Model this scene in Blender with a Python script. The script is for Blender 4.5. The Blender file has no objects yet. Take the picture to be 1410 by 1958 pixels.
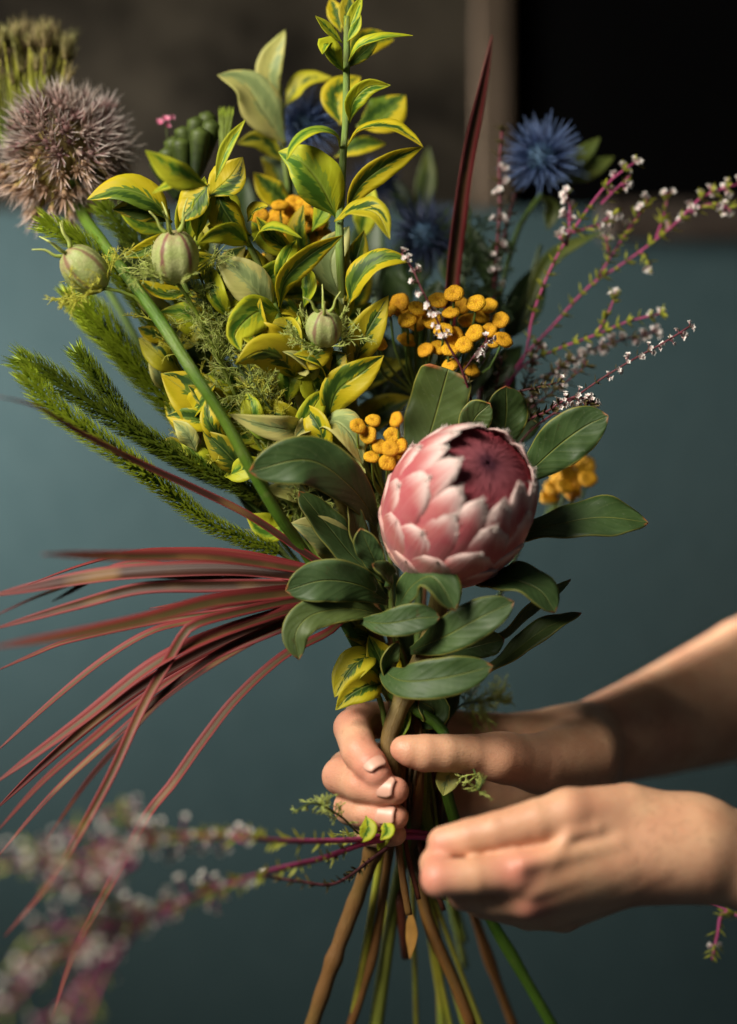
import bpy, math, random
import numpy as np
from mathutils import Vector, Matrix, Quaternion

random.seed(11)
rng = np.random.default_rng(11)
SC = bpy.context.scene
COL = SC.collection

# ------------------------------------------------------------------ camera, world, light
S = 1 / 3400.0          # metres per photo pixel in the plane y = 0
D = 1.2                 # camera distance to that plane
Z0 = 1.15               # height of the camera
cam_d = bpy.data.cameras.new("camera")
cam = bpy.data.objects.new("camera", cam_d)
COL.objects.link(cam)
cam.location = (0, -D, Z0)
cam.rotation_euler = (math.radians(90), 0, 0)
cam_d.sensor_fit = 'VERTICAL'
cam_d.sensor_height = 36
cam_d.lens = 36 * D / (1958 * S)
cam_d.clip_start = 0.02
cam_d.clip_end = 50
cam_d.dof.use_dof = True
cam_d.dof.focus_distance = D - 0.008
cam_d.dof.aperture_fstop = cam_d.lens / 46.0
SC.camera = cam

W = bpy.data.worlds.new("World")
SC.world = W
W.use_nodes = True
W.node_tree.nodes["Background"].inputs[0].default_value = (0.55, 0.65, 0.72, 1)
W.node_tree.nodes["Background"].inputs[1].default_value = 0.055

def area_light(name, loc, target, sx, sy, watts, col, spread=180):
    l = bpy.data.lights.new(name, 'AREA')
    l.shape = 'RECTANGLE'; l.size = sx; l.size_y = sy
    l.energy = watts; l.color = col; l.spread = math.radians(spread)
    o = bpy.data.objects.new(name, l)
    COL.objects.link(o)
    o.location = loc
    o.rotation_euler = (Vector(target) - Vector(loc)).to_track_quat('-Z', 'Y').to_euler()
    return o
area_light("window_light", (-1.04, -1.04, 2.05), (0.0, 0.0, 1.10), 0.70, 0.74, 64, (1.0, 0.94, 0.82))
area_light("added_wall_lamp", (-1.00, 0.37, 1.28), (-0.1, 0.50, 1.235), 0.12, 0.45, 25, (1.0, 0.93, 0.87), 52)  # unseen lamp, added to brighten the left end of the wall

SC.view_settings.view_transform = 'Standard'
SC.view_settings.look = 'None'
SC.view_settings.exposure = 0
SC.view_settings.gamma = 1
SC.cycles.use_denoising = True
SC.cycles.max_bounces = 8
SC.cycles.transparent_max_bounces = 8

# ------------------------------------------------------------------ helpers: placing
def P(x, y, d=0.0):
    k = (D + d) / D * S
    return np.array([(x - 705) * k, d, Z0 + (979 - y) * k])
def px(n, d=0.0):
    return n * S * (D + d) / D
def nrm(v):
    v = np.asarray(v, float)
    return v / (np.linalg.norm(v, axis=-1, keepdims=True) + 1e-12)
def spline(pts, n):
    p = np.asarray(pts, float)
    if len(p) == 2:
        t = np.linspace(0, 1, n)[:, None]
        return p[0] * (1 - t) + p[1] * t
    s = np.concatenate([[0], np.cumsum(np.sqrt(np.linalg.norm(np.diff(p, axis=0), axis=1)) ** 1.4)])
    m = np.zeros_like(p)
    for i in range(len(p)):
        a, b = max(i - 1, 0), min(i + 1, len(p) - 1)
        m[i] = (p[b] - p[a]) / (s[b] - s[a])
    u = np.linspace(0, s[-1], 8 * n)
    k = np.clip(np.searchsorted(s, u, side='right') - 1, 0, len(p) - 2)
    h = (s[k + 1] - s[k])[:, None]
    t = ((u - s[k])[:, None]) / h
    q = ((2*t**3 - 3*t**2 + 1) * p[k] + (t**3 - 2*t**2 + t) * h * m[k] + (-2*t**3 + 3*t**2) * p[k+1] + (t**3 - t**2) * h * m[k+1])
    L = np.concatenate([[0], np.cumsum(np.linalg.norm(np.diff(q, axis=0), axis=1))])
    w = np.linspace(0, L[-1], n)
    return np.stack([np.interp(w, L, q[:, c]) for c in range(3)], 1)
def tangents(c):
    return nrm(np.gradient(c, axis=0))

# ------------------------------------------------------------------ helpers: objects
def mesh(name, V, F, mat, uv=None, smooth=True, attr=None):
    me = bpy.data.meshes.new(name)
    me.from_pydata(np.asarray(V, float).tolist(), [], [list(map(int, f)) for f in F])
    if uv is not None:
        l = me.uv_layers.new(name="UVMap")
        vi = np.empty(len(me.loops), dtype=np.int32)
        me.loops.foreach_get("vertex_index", vi)
        l.data.foreach_set("uv", np.asarray(uv, np.float32)[vi].ravel())
    if attr is not None:
        a = me.attributes.new("tint", 'FLOAT', 'POINT')
        a.data.foreach_set("value", np.asarray(attr, np.float32))
    if smooth:
        me.polygons.foreach_set("use_smooth", [True] * len(me.polygons))
    if mat: me.materials.append(mat)
    me.update()
    return me
def tag(o, label=None, cat=None, group=None, kind=None):
    for k, v in (("label", label), ("category", cat), ("group", group), ("kind", kind)):
        if v: o[k] = v
    return o
def thing(name, loc, label, cat, group=None):
    o = bpy.data.objects.new(name, None)
    o.empty_display_size = 0.01
    COL.objects.link(o)
    o.location = loc
    return tag(o, label, cat, group)
def put(name, me, parent=None, loc=None, rot=None, scale=None, root=None):
    """links a mesh; its vertices are in world space unless loc is given (then loc is in world space)"""
    o = bpy.data.objects.new(name, me)
    COL.objects.link(o)
    base = Vector((0, 0, 0))
    if parent is not None:
        o.parent = parent
        if parent.parent is None: base = Vector(parent.location)
        else: base = Vector((0, 0, 0)) if loc is None else Vector(parent.parent.location)
    if loc is None:
        o.location = -base if (parent is not None and parent.parent is None) else (0, 0, 0)
    else:
        o.location = Vector(loc) - base
    if rot is not None:
        o.rotation_mode = 'QUATERNION'; o.rotation_quaternion = rot
    if scale is not None: o.scale = (scale,) * 3 if np.isscalar(scale) else scale
    return o
def quat_to(nv, spin=0.0):
    q = Vector((0, 0, 1)).rotation_difference(Vector(nv))
    return q @ Quaternion((0, 0, 1), spin)

class MB:
    def __init__(s): s.V, s.F, s.U, s.n = [], [], [], 0
    def add(s, V, F, U=None):
        V = np.asarray(V, float)
        s.V.append(V); s.U.append(np.zeros((len(V), 2)) if U is None else np.asarray(U, float))
        s.F.extend([[int(i) + s.n for i in f] for f in F]); s.n += len(V)
    def me(s, name, mat, smooth=True):
        return mesh(name, np.concatenate(s.V), s.F, mat, np.concatenate(s.U), smooth)

def frames(c, ref=(0, -1, 0.2)):
    t = tangents(c)
    b = np.zeros_like(c); n = np.zeros_like(c)
    r = np.asarray(ref, float)
    for i in range(len(c)):
        v = r - np.dot(r, t[i]) * t[i]
        if np.linalg.norm(v) < 1e-3: v = np.cross(t[i], [1, 0.1, 0.3])
        n[i] = v / np.linalg.norm(v); r = n[i]
        b[i] = np.cross(t[i], n[i])
    return t, n, b
def tube_data(c, r, sides=8, cap=True):
    m = len(c); r = np.broadcast_to(np.asarray(r, float), (m,))
    t, n, b = frames(c)
    a = np.linspace(0, 2 * math.pi, sides, endpoint=False)
    V = (c[:, None] + r[:, None, None] * (np.cos(a)[None, :, None] * n[:, None] + np.sin(a)[None, :, None] * b[:, None])).reshape(-1, 3)
    U = np.stack([np.tile(np.arange(sides) / sides, m), np.repeat(np.linspace(0, 1, m), sides)], 1)
    F = []
    for i in range(m - 1):
        for j in range(sides):
            k = (j + 1) % sides
            F.append([i*sides+j, i*sides+k, (i+1)*sides+k, (i+1)*sides+j])
    if cap:
        F.append(list(range(sides))[::-1]); F.append([(m-1)*sides+j for j in range(sides)])
    return V, F, U
def stem_mesh(pts, r0, r1, mat, n=40, sides=10, nodes=0, knob=0.25):
    """pts are (x, y, d) photo points from tip to cut end; r in photo pixels"""
    n = max(n, 70); c = spline([P(*p) for p in pts], n)
    wob = np.stack([np.sin(np.linspace(0, 14, n) * k_ + rng.uniform(0, 6)) for k_ in (1, .7, 1.2)], 1); c = c + wob * r1 * S * .16
    v = np.linspace(0, 1, n)
    r = (r0 + (r1 - r0) * v ** 0.6) * S
    r = r * (1 + 0.05 * np.sin(v * 37) + 0.04 * np.sin(v * 91 + 1))
    if r1 > 7: nodes = max(nodes, 3)
    for k in range(nodes):
        r = r * (1 + knob * np.exp(-((v - (k + 0.5 + .25 * math.sin(k * 5 + r1)) / nodes) * n / 1.2) ** 2))
    V, F, U = tube_data(c, r, sides)
    return mesh("stem", V, F, mat, U)
def lathe(prof, seg, z_ax=True):
    """prof list of (r, z) -> closed surface of revolution around z"""
    V, F, U = [], [], []
    m = len(prof)
    for i, (r, z) in enumerate(prof):
        for j in range(seg):
            a = 2 * math.pi * j / seg
            V.append((r * math.cos(a), r * math.sin(a), z)); U.append((j / seg, i / (m - 1)))
    for i in range(m - 1):
        for j in range(seg):
            k = (j + 1) % seg
            F.append([i*seg+j, i*seg+k, (i+1)*seg+k, (i+1)*seg+j])
    return np.array(V), F, np.array(U)
def blade_tri(p0, p1, p2, w, side):
    """thin leafy needle: 3 stations, tapered, with a raised middle so that it is not flat"""
    p0, p1, p2, side = map(np.asarray, (p0, p1, p2, side))
    up = nrm(np.cross(side, p2 - p0)) * w * 0.35
    V = [p0 - side*w*.35, p0 + side*w*.35, p1 - side*w*.5, p1 + up, p1 + side*w*.5, p2]
    F = [[0, 1, 3], [0, 3, 2], [1, 4, 3], [2, 3, 5], [3, 4, 5]]
    U = [(0, 0), (1, 0), (0, .5), (.5, .5), (1, .5), (.5, 1)]
    return V, F, U

# ------------------------------------------------------------------ materials
class NB:
    def __init__(s, name):
        s.m = bpy.data.materials.new(name); s.m.use_nodes = True
        s.t = s.m.node_tree; s.t.nodes.clear()
        s.out = s.t.nodes.new("ShaderNodeOutputMaterial")
    def __call__(s, typ, **kw):
        n = s.t.nodes.new("ShaderNode" + typ)
        for k, v in kw.items():
            if k.startswith("i_"):
                key = k[2:]
                key = int(key) if key.isdigit() else key.replace("_", " ")
                s.set(n.inputs[key], v)
            else: setattr(n, k, v)
        return n
    def set(s, sock, v):
        if isinstance(v, bpy.types.NodeSocket): s.t.links.new(v, sock)
        else:
            if isinstance(v, (tuple, list)) and len(v) == 3 and sock.type == 'RGBA': v = (*v, 1)
            sock.default_value = v
    def math(s, op, a, b=0.0, c=0.0, clamp=False):
        n = s("Math", operation=op, use_clamp=clamp); s.set(n.inputs[0], a); s.set(n.inputs[1], b); s.set(n.inputs[2], c)
        return n.outputs[0]
    def step(s, v, lo, hi):
        n = s("MapRange", interpolation_type='SMOOTHSTEP'); s.set(n.inputs[0], v); n.inputs[1].default_value = lo; n.inputs[2].default_value = hi
        return n.outputs[0]
    def mix(s, f, a, b, mode='MIX'):
        n = s("Mix", data_type='RGBA', blend_type=mode)
        s.set(n.inputs[0], f); s.set(n.inputs[6], a); s.set(n.inputs[7], b)
        return n.outputs[2]
    def noise(s, vec, scale, detail=2.0, rough=0.5):
        n = s("TexNoise"); n.inputs["Scale"].default_value = scale; n.inputs["Detail"].default_value = detail; n.inputs["Roughness"].default_value = rough
        if vec is not None: s.set(n.inputs["Vector"], vec)
        return n.outputs[0]
    def uv(s):
        n = s("TexCoord"); x = s("SeparateXYZ"); s.t.links.new(n.outputs["UV"], x.inputs[0])
        s.tc = n
        return x.outputs[0], x.outputs[1]
    def vec(s, x, y, z=0.0):
        n = s("CombineXYZ"); s.set(n.inputs[0], x); s.set(n.inputs[1], y); s.set(n.inputs[2], z); return n.outputs[0]
    def rand(s): return s("ObjectInfo").outputs["Random"]
    def bump(s, h, strength=0.3, dist=0.001):
        n = s("Bump"); s.set(n.inputs["Height"], h); n.inputs["Strength"].default_value = strength; n.inputs["Distance"].default_value = dist
        return n.outputs[0]
    def surf(s, color, rough=0.5, spec=0.4, trans=0.0, normal=None, tcol=None, **kw):
        p = s("BsdfPrincipled"); s.set(p.inputs["Base Color"], color); s.set(p.inputs["Roughness"], rough); p.inputs["Specular IOR Level"].default_value = spec
        if normal is not None: s.set(p.inputs["Normal"], normal)
        for k, v in kw.items(): s.set(p.inputs[k.replace("_", " ")], v)
        o = p.outputs[0]
        if trans > 0:
            t = s("BsdfTranslucent"); s.set(t.inputs[0], tcol if tcol is not None else color)
            if normal is not None: s.set(t.inputs["Normal"], normal)
            m = s("MixShader"); m.inputs[0].default_value = trans
            s.t.links.new(o, m.inputs[1]); s.t.links.new(t.outputs[0], m.inputs[2]); o = m.outputs[0]
        s.t.links.new(o, s.out.inputs[0])
        return s.m

def leaf_base(b):
    u, v = b.uv()
    e = b.math('ABSOLUTE', b.math('MULTIPLY_ADD', u, 2.0, -1.0))       # 0 midrib .. 1 edge
    r = b.rand()
    return u, v, e, r
def privet_mat(name, yellow, dark, mid, pale=0.0, thr=0.47):
    b = NB(name); u, v, e, r = leaf_base(b)
    off = b.math('MULTIPLY', r, 37.0)
    e0 = e
    lop = b.math('MULTIPLY_ADD', b.math('FRACT', b.math('MULTIPLY', r, 7.31)), 0.9, -0.45)
    e = b.math('ABSOLUTE', b.math('ADD', b.math('MULTIPLY_ADD', u, 2.0, -1.0), lop))
    sk = b.math('SUBTRACT', b.math('MULTIPLY', v, 6.0), b.math('MULTIPLY', e0, 1.8))
    jag = b.noise(b.vec(b.math('MULTIPLY', u, 1.6), sk, off), 1.5, 4.0, 0.6)
    th = b.math('ADD', e, b.math('MULTIPLY_ADD', jag, 1.7, -0.80))
    th = b.math('ADD', th, b.math('MULTIPLY', b.step(v, 0.6, 1.0), 0.22))
    th = b.math('ADD', th, b.math('MULTIPLY_ADD', r, 0.55, -0.25))
    ymask = b.step(th, thr - 0.05, thr + 0.05)
    jag2 = b.noise(b.vec(b.math('MULTIPLY', u, 1.3), sk, b.math('ADD', off, 9.0)), 1.6, 2.0, 0.6)
    grn = b.mix(b.step(b.math('ADD', e, b.math('MULTIPLY', jag2, 0.9)), 0.55, 0.72), dark, mid)
    soft = b.noise(b.tc.outputs["Object"], 60.0, 2.0)
    yel = b.mix(b.step(soft, 0.35, 0.7), yellow, tuple(c * f for c, f in zip(yellow, (0.85, 0.95, 0.7))))
    yel = b.mix(b.math('MULTIPLY', b.step(r, 0.55, 1.0), 0.45), yel, (0.36, 0.40, 0.03))
    col = b.mix(ymask, grn, yel)
    e = e0
    col = b.mix(b.math('MULTIPLY', b.step(e, 0.06, 0.02), 0.4), col, (0.30, 0.36, 0.07))
    back = b("NewGeometry").outputs["Backfacing"]
    col = b.mix(b.math('MULTIPLY', back, 0.45), col, (0.42, 0.46, 0.20))
    if pale: col = b.mix(pale, col, (0.62, 0.62, 0.36))
    vn = b.noise(b.vec(b.math('MULTIPLY', u, 0.5), b.math('SUBTRACT', b.math('MULTIPLY', v, 9.0), b.math('MULTIPLY', e, 2.4)), off), 1.3, 2.0)
    h = b.math('ADD', b.math('MULTIPLY', vn, 0.7), b.math('MULTIPLY', soft, 0.9))
    h = b.math('ADD', h, b.math('MULTIPLY', b.step(e, 0.0, 0.10), 0.8))
    return b.surf(col, 0.50, 0.32, 0.36, b.bump(h, 0.5, 0.0009))
M = {}
M['privet'] = privet_mat('privet_leaf', (0.60, 0.46, 0.016), (0.036, 0.085, 0.010), (0.13, 0.21, 0.02))
M['privet_young'] = privet_mat('privet_leaf_young', (0.56, 0.55, 0.025), (0.075, 0.19, 0.018), (0.30, 0.42, 0.035), thr=0.55)
M['privet_pale'] = privet_mat('privet_leaf_underside', (0.62, 0.55, 0.15), (0.16, 0.25, 0.06), (0.32, 0.40, 0.12), pale=0.22)
M['privet_dark'] = privet_mat('privet_leaf_green', (0.42, 0.33, 0.02), (0.03, 0.07, 0.01), (0.08, 0.13, 0.016), thr=0.6)

M['dry_leaf'] = None
def protea_leaf_mat():
    b = NB('protea_leaf'); u, v, e, r = leaf_base(b)
    n = b.noise(b.tc.outputs["Object"], 45.0, 3.0, 0.6)
    base = b.mix(b.step(n, 0.3, 0.7), (0.027, 0.056, 0.013), (0.052, 0.096, 0.026))
    base = b.mix(b.math('MULTIPLY', b.step(r, 0.45, 1.0), 0.7), base, (0.085, 0.110, 0.022))
    sp = b.noise(b.tc.outputs["Object"], 500.0, 2.0)
    base = b.mix(b.math('MULTIPLY', b.step(sp, 0.62, 0.75), 0.35), base, (0.14, 0.17, 0.10))
    # side veins
    wv = b("TexWave", wave_type='BANDS', bands_direction='Y'); b.set(wv.inputs["Vector"], b.vec(0.0, b.math('SUBTRACT', v, b.math('MULTIPLY', e, 0.30)))); wv.inputs["Scale"].default_value = 2.6; wv.inputs["Distortion"].default_value = 5.0; wv.inputs["Detail"].default_value = 3; wv.inputs["Detail Scale"].default_value = 2.0
    vein = b.step(wv.outputs[1], 0.86, 1.0)
    base = b.mix(b.math('MULTIPLY', vein, 0.10), base, (0.15, 0.19, 0.06))
    base = b.mix(b.math('MULTIPLY', b.step(e, 0.038, 0.012), b.math('MULTIPLY_ADD', n, 0.8, 0.25)), base, (0.20, 0.22, 0.04))
    base = b.mix(b.math('MULTIPLY', b.step(b.math('ADD', e, b.math('MULTIPLY_ADD', n, 0.06, -0.03)), 0.93, 0.985), 0.8), base, (0.26, 0.24, 0.04))
    tip = b.math('MULTIPLY', b.step(v, 0.955, 0.985), b.step(e, 0.15, 0.8))
    base = b.mix(tip, base, (0.32, 0.10, 0.03))
    h = b.math('ADD', b.math('MULTIPLY', wv.outputs[1], 0.12), b.math('MULTIPLY', n, 0.9))
    h = b.math('ADD', h, b.math('MULTIPLY', b.step(e, 0.0, 0.06), 1.0))
    n2 = b.noise(b.tc.outputs["Object"], 14.0, 3.0, 0.6)
    base = b.mix(b.math('MULTIPLY', b.step(n2, 0.45, 0.7), 0.35), base, (0.058, 0.100, 0.040))
    bl = b.noise(b.tc.outputs["Object"], 120.0, 4.0, 0.7)
    base = b.mix(b.math('MULTIPLY', b.step(bl, 0.64, 0.72), 0.6), base, (0.07, 0.045, 0.015))
    return b.surf(base, b.math('MULTIPLY_ADD', n, 0.25, 0.40), 0.34, 0.14, b.bump(h, 0.5, 0.0014))
M['protea_leaf'] = protea_leaf_mat()

def cordyline_mat():
    b = NB('cordyline_blade'); u, v, e, r = leaf_base(b)
    off = b.math('MULTIPLY', r, 23.0)
    st = b.noise(b.vec(b.math('MULTIPLY', u, 9.0), b.math('MULTIPLY', v, 0.8), off), 1.0, 2.0, 0.6)
    edge = b.mix(b.step(st, 0.3, 0.7), (0.20, 0.020, 0.022), (0.24, 0.042, 0.040))
    cen = b.mix(b.step(r, 0.35, 0.6), (0.045, 0.018, 0.012), (0.085, 0.060, 0.022))
    cen = b.mix(b.step(b.noise(b.vec(0.0, b.math('MULTIPLY', v, 5.0), off), 1.0, 1.0), 0.50, 0.68), cen, (0.17, 0.09, 0.035))
    cm = b.math('SUBTRACT', 1.0, b.step(b.math('ADD', e, b.math('MULTIPLY_ADD', st, 0.9, b.math('MULTIPLY_ADD', r, 0.7, -0.80))), 0.30, 0.72))
    col = b.mix(cm, edge, cen)
    col = b.mix(b.math('MULTIPLY', b.step(v, 0.75, 1.0), 0.6), col, (0.20, 0.045, 0.045))
    ln = b.noise(b.vec(b.math('MULTIPLY', u, 26.0), b.math('MULTIPLY', v, 1.0), off), 1.0, 1.0)
    col = b.mix(b.math('MULTIPLY', b.step(ln, 0.5, 0.7), 0.25), col, (0.04, 0.012, 0.014))
    return b.surf(col, 0.48, 0.25, 0.12, b.bump(ln, 0.4, 0.0005))
M['cordyline'] = cordyline_mat()

def stem_mat(name, c0, c1, spot=(0.05, 0.04, 0.02), rough=0.5, mid=0.55, spots=0.3):
    b = NB(name); u, v = b.uv()
    n = b.noise(b.tc.outputs["Object"], 90.0, 4.0, 0.6)
    g = b.noise(b.tc.outputs["Object"], 22.0, 3.0, 0.6)
    f = b.noise(b.vec(b.math('MULTIPLY', u, 9.0), b.math('MULTIPLY', v, 14.0)), 2.4, 4.0, 0.65)
    k = b.step(b.math('ADD', v, b.math('MULTIPLY_ADD', g, 0.5, -0.25)), mid - 0.22, mid + 0.22)
    col = b.mix(k, c0, c1)
    col = b.mix(b.math('MULTIPLY', b.step(g, 0.45, 0.68), 0.45), col, tuple(c * f_ for c, f_ in zip(c1, (0.75, 1.15, 0.9))))
    col = b.mix(b.math('MULTIPLY', b.step(n, 0.54, 0.68), spots), col, spot)
    col = b.mix(b.math('MULTIPLY', b.step(f, 0.55, 0.7), 0.35), col, tuple(min(1, c * 1.8) for c in c1))
    col = b.mix(b.math('MULTIPLY', b.step(f, 0.45, 0.33), 0.40), col, tuple(c * 0.5 for c in c1))
    return b.surf(col, rough, 0.35, 0, b.bump(b.math('ADD', n, b.math('MULTIPLY', f, 1.5)), 0.5, 0.0012))
M['stem_allium'] = stem_mat('stem_allium', (0.10, 0.17, 0.014), (0.055, 0.115, 0.010), (0.13, 0.17, 0.04), 0.42, 0.35, 0.5)
M['stem_privet'] = stem_mat('stem_privet', (0.15, 0.24, 0.035), (0.19, 0.080, 0.020), (0.10, 0.07, 0.02), 0.5, 0.42)
M['stem_wood'] = stem_mat('stem_wood', (0.15, 0.12, 0.03), (0.17, 0.080, 0.022), (0.09, 0.05, 0.02), 0.6, 0.3)
M['stem_yellow'] = stem_mat('stem_yellow', (0.16, 0.22, 0.03), (0.34, 0.31, 0.03), (0.20, 0.14, 0.03), 0.45, 0.5)
M['stem_green'] = stem_mat('stem_green', (0.07, 0.13, 0.02), (0.19, 0.21, 0.03), (0.08, 0.06, 0.02), 0.5, 0.5)
M['stem_dark'] = stem_mat('stem_dark', (0.05, 0.08, 0.015), (0.085, 0.05, 0.02), (0.03, 0.02, 0.01), 0.6, 0.5)
M['stem_red'] = stem_mat('stem_red', (0.20, 0.10, 0.03), (0.16, 0.04, 0.02), (0.05, 0.02, 0.01), 0.5, 0.5)
M['stem_magenta'] = stem_mat('stem_magenta', (0.46, 0.06, 0.19), (0.38, 0.045, 0.16), (0.24, 0.06, 0.05), 0.5, 0.5)
M['stem_maroon'] = stem_mat('stem_maroon', (0.17, 0.035, 0.05), (0.10, 0.03, 0.035), (0.06, 0.03, 0.02), 0.5, 0.5)

def simple(name, c0, c1, scale=80, rough=0.5, spec=0.4, trans=0.0, byrand=0.0, c2=None, bump=0.25, dist=0.0006, **kw):
    b = NB(name); tc = b("TexCoord")
    n = b.noise(tc.outputs["Object"], scale, 3.0, 0.6)
    col = b.mix(b.step(n, 0.3, 0.7), c0, c1)
    if c2 is not None:
        col = b.mix(b.math('MULTIPLY', b.step(b.rand(), 0.3, 1.0), byrand), col, c2)
    return b.surf(col, rough, spec, trans, b.bump(n, bump, dist), **kw)
M['tansy'] = None
def tansy_mat(name, a, c, d):
    b = NB(name); tc = b("TexCoord"); r = b.rand()
    vo = b("TexVoronoi"); vo.inputs["Scale"].default_value = 1250.0; b.set(vo.inputs["Vector"], tc.outputs["Object"])
    x = b("SeparateXYZ"); b.t.links.new(tc.outputs["Object"], x.inputs[0])
    rad = b.math('SQRT', b.math('ADD', b.math('POWER', x.outputs[0], 2.0), b.math('POWER', x.outputs[1], 2.0)))
    col = b.mix(r, a, c)
    col = b.mix(b.math('MULTIPLY', b.step(vo.outputs[0], 0.15, 0.55), 0.75), col, d)
    col = b.mix(b.math('MULTIPLY', b.step(rad, 0.0012, 0.0003), 0.45), col, d)
    return b.surf(col, 0.62, 0.25, 0, b.bump(vo.outputs[0], 0.9, -0.0006), Subsurface_Weight=0.0)
M['tansy'] = tansy_mat('tansy_button', (0.88, 0.56, 0.018), (0.80, 0.42, 0.013), (0.50, 0.21, 0.008))
M['tansy_dark'] = tansy_mat('tansy_button_dark', (0.42, 0.16, 0.008), (0.34, 0.12, 0.006), (0.2, 0.06, 0.004))  # darker orange copy of the button colours
M['needle'] = None
def uvgrad(name, c0, c1, rough=0.55, trans=0.15, jitter=0.35, lo=0.1, hi=0.9, spec=0.3):
    b = NB(name); u, v = b.uv()
    n = b.noise(b.tc.outputs["Object"], 220.0, 2.0)
    col = b.mix(b.step(v, lo, hi), c0, c1)
    col = b.mix(b.math('MULTIPLY', b.step(n, 0.35, 0.7), jitter), col, tuple(c * 0.45 for c in c0))
    return b.surf(col, rough, spec, trans)
M['foxtail'] = uvgrad('foxtail_needle', (0.32, 0.40, 0.03), (0.56, 0.68, 0.06), lo=0.45, hi=1.0, trans=0.4)
M['foxtail_dark'] = uvgrad('foxtail_needle_dark', (0.18, 0.24, 0.025), (0.46, 0.60, 0.05), lo=0.72, hi=1.0, trans=0.35)
M['thread'] = uvgrad('nigella_thread', (0.34, 0.42, 0.08), (0.56, 0.60, 0.18), trans=0.15)
M['thread_yellow'] = uvgrad('nigella_thread_yellow', (0.44, 0.46, 0.05), (0.66, 0.60, 0.08), trans=0.2)
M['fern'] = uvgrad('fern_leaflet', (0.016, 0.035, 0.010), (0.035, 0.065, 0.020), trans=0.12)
M['thistle'] = uvgrad('thistle_spike', (0.014, 0.030, 0.095), (0.17, 0.26, 0.50), jitter=0.3, trans=0.1, lo=0.35, hi=1.0)
M['thistle_shade'] = uvgrad('thistle_spike_shade', (0.012, 0.018, 0.04), (0.03, 0.045, 0.10), jitter=0.3, trans=0.1)  # spike blue darkened in the colour for a head in shadow
M['thistle_cone'] = simple('thistle_cone', (0.03, 0.08, 0.12), (0.06, 0.12, 0.22), 900, 0.7)
M['heather_leaf'] = uvgrad('heather_leaf', (0.14, 0.17, 0.018), (0.38, 0.38, 0.035), trans=0.2, jitter=0.4)
M['heather_leaf_dark'] = uvgrad('heather_leaf_dark', (0.05, 0.045, 0.014), (0.13, 0.10, 0.03), trans=0.1, jitter=0.4)
M['heather_flower'] = uvgrad('heather_flower', (0.62, 0.42, 0.41), (0.84, 0.80, 0.75), trans=0.2, jitter=0.15, lo=0.0, hi=0.5)
M['dry_leaf'] = simple('dry_leaf', (0.20, 0.10, 0.02), (0.30, 0.15, 0.03), 60, 0.6, 0.3, 0.15)
M['dark_leaf'] = simple('dark_leaf', (0.022, 0.045, 0.012), (0.045, 0.08, 0.018), 60, 0.5, 0.4, 0.12)
M['moss_leaf'] = simple('moss_leaf', (0.07, 0.10, 0.018), (0.11, 0.13, 0.02), 60, 0.5, 0.4, 0.2)
M['green_pod'] = uvgrad('green_pod', (0.014, 0.026, 0.004), (0.060, 0.085, 0.014), jitter=0.5, trans=0.0, lo=0.3, hi=1.0)
M['allium_core'] = simple('allium_core', (0.16, 0.11, 0.03), (0.22, 0.16, 0.05), 300, 0.8)
def floret_mat(name, ped, pet, tipc, alt):
    b = NB(name); u, v = b.uv()
    col = b.mix(b.step(v, 0.35, 0.6), ped, pet)
    col = b.mix(b.step(v, 0.75, 1.0), col, tipc)
    col = b.mix(b.math('MULTIPLY', b.rand(), 0.5), col, alt)
    return b.surf(col, 0.6, 0.25, 0.15)
M['floret_mauve'] = floret_mat('floret_mauve', (0.20, 0.15, 0.06), (0.24, 0.12, 0.12), (0.52, 0.47, 0.44), (0.36, 0.30, 0.22))
M['floret_straw'] = floret_mat('floret_straw', (0.36, 0.29, 0.05), (0.36, 0.23, 0.13), (0.72, 0.60, 0.55), (0.38, 0.22, 0.17))
M['floret_green'] = floret_mat('floret_green', (0.10, 0.10, 0.025), (0.17, 0.17, 0.04), (0.30, 0.30, 0.10), (0.24, 0.11, 0.10))

def bract_mat():
    b = NB('protea_bract'); u, v, e, r = leaf_base(b)
    n = b.noise(b.tc.outputs["Object"], 70.0, 3.0, 0.6)
    fib = b.noise(b.vec(b.math('MULTIPLY', u, 26.0), b.math('MULTIPLY', v, 1.2), b.math('MULTIPLY', r, 9.0)), 1.0, 2.0)
    col = b.mix(b.step(n, 0.3, 0.75), (0.43, 0.085, 0.100), (0.48, 0.150, 0.140))
    row = b("Attribute", attribute_name="tint").outputs["Fac"]      # 0 outer rows (greenish bloom) .. 1 inner rows (rosy)
    ctr = b.step(e, 0.75, 0.15)
    outer = b.mix(b.step(n, 0.4, 0.65), (0.46, 0.19, 0.13), (0.40, 0.24, 0.13))
    col = b.mix(b.math('MULTIPLY', b.math('SUBTRACT', 1.0, row), 0.75), col, outer)
    col = b.mix(b.math('MULTIPLY', b.math('MULTIPLY', ctr, b.step(v, 0.9, 0.45)), 0.35), col, (0.48, 0.10, 0.13))
    tipm = b.step(b.math('ADD', b.math('ADD', v, b.math('MULTIPLY', e, 0.16)), b.math('MULTIPLY_ADD', fib, 0.25, -0.125)), 0.78, 1.05)
    tipm = b.math('MULTIPLY', tipm, b.math('MULTIPLY_ADD', row, 0.65, 0.2), clamp=True)
    col = b.mix(tipm, col, (0.78, 0.63, 0.58))
    em = b.math('MULTIPLY', b.step(e, 0.88, 1.0), 0.4)
    col = b.mix(em, col, (0.66, 0.36, 0.33))
    col = b.mix(b.math('MULTIPLY', b.step(fib, 0.5, 0.75), 0.2), col, (0.66, 0.38, 0.36))
    return b.surf(col, 0.55, 0.3, 0.12, b.bump(fib, 0.35, 0.0008), Sheen_Weight=0.15, Sheen_Roughness=0.4)
M['bract'] = bract_mat()
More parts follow.
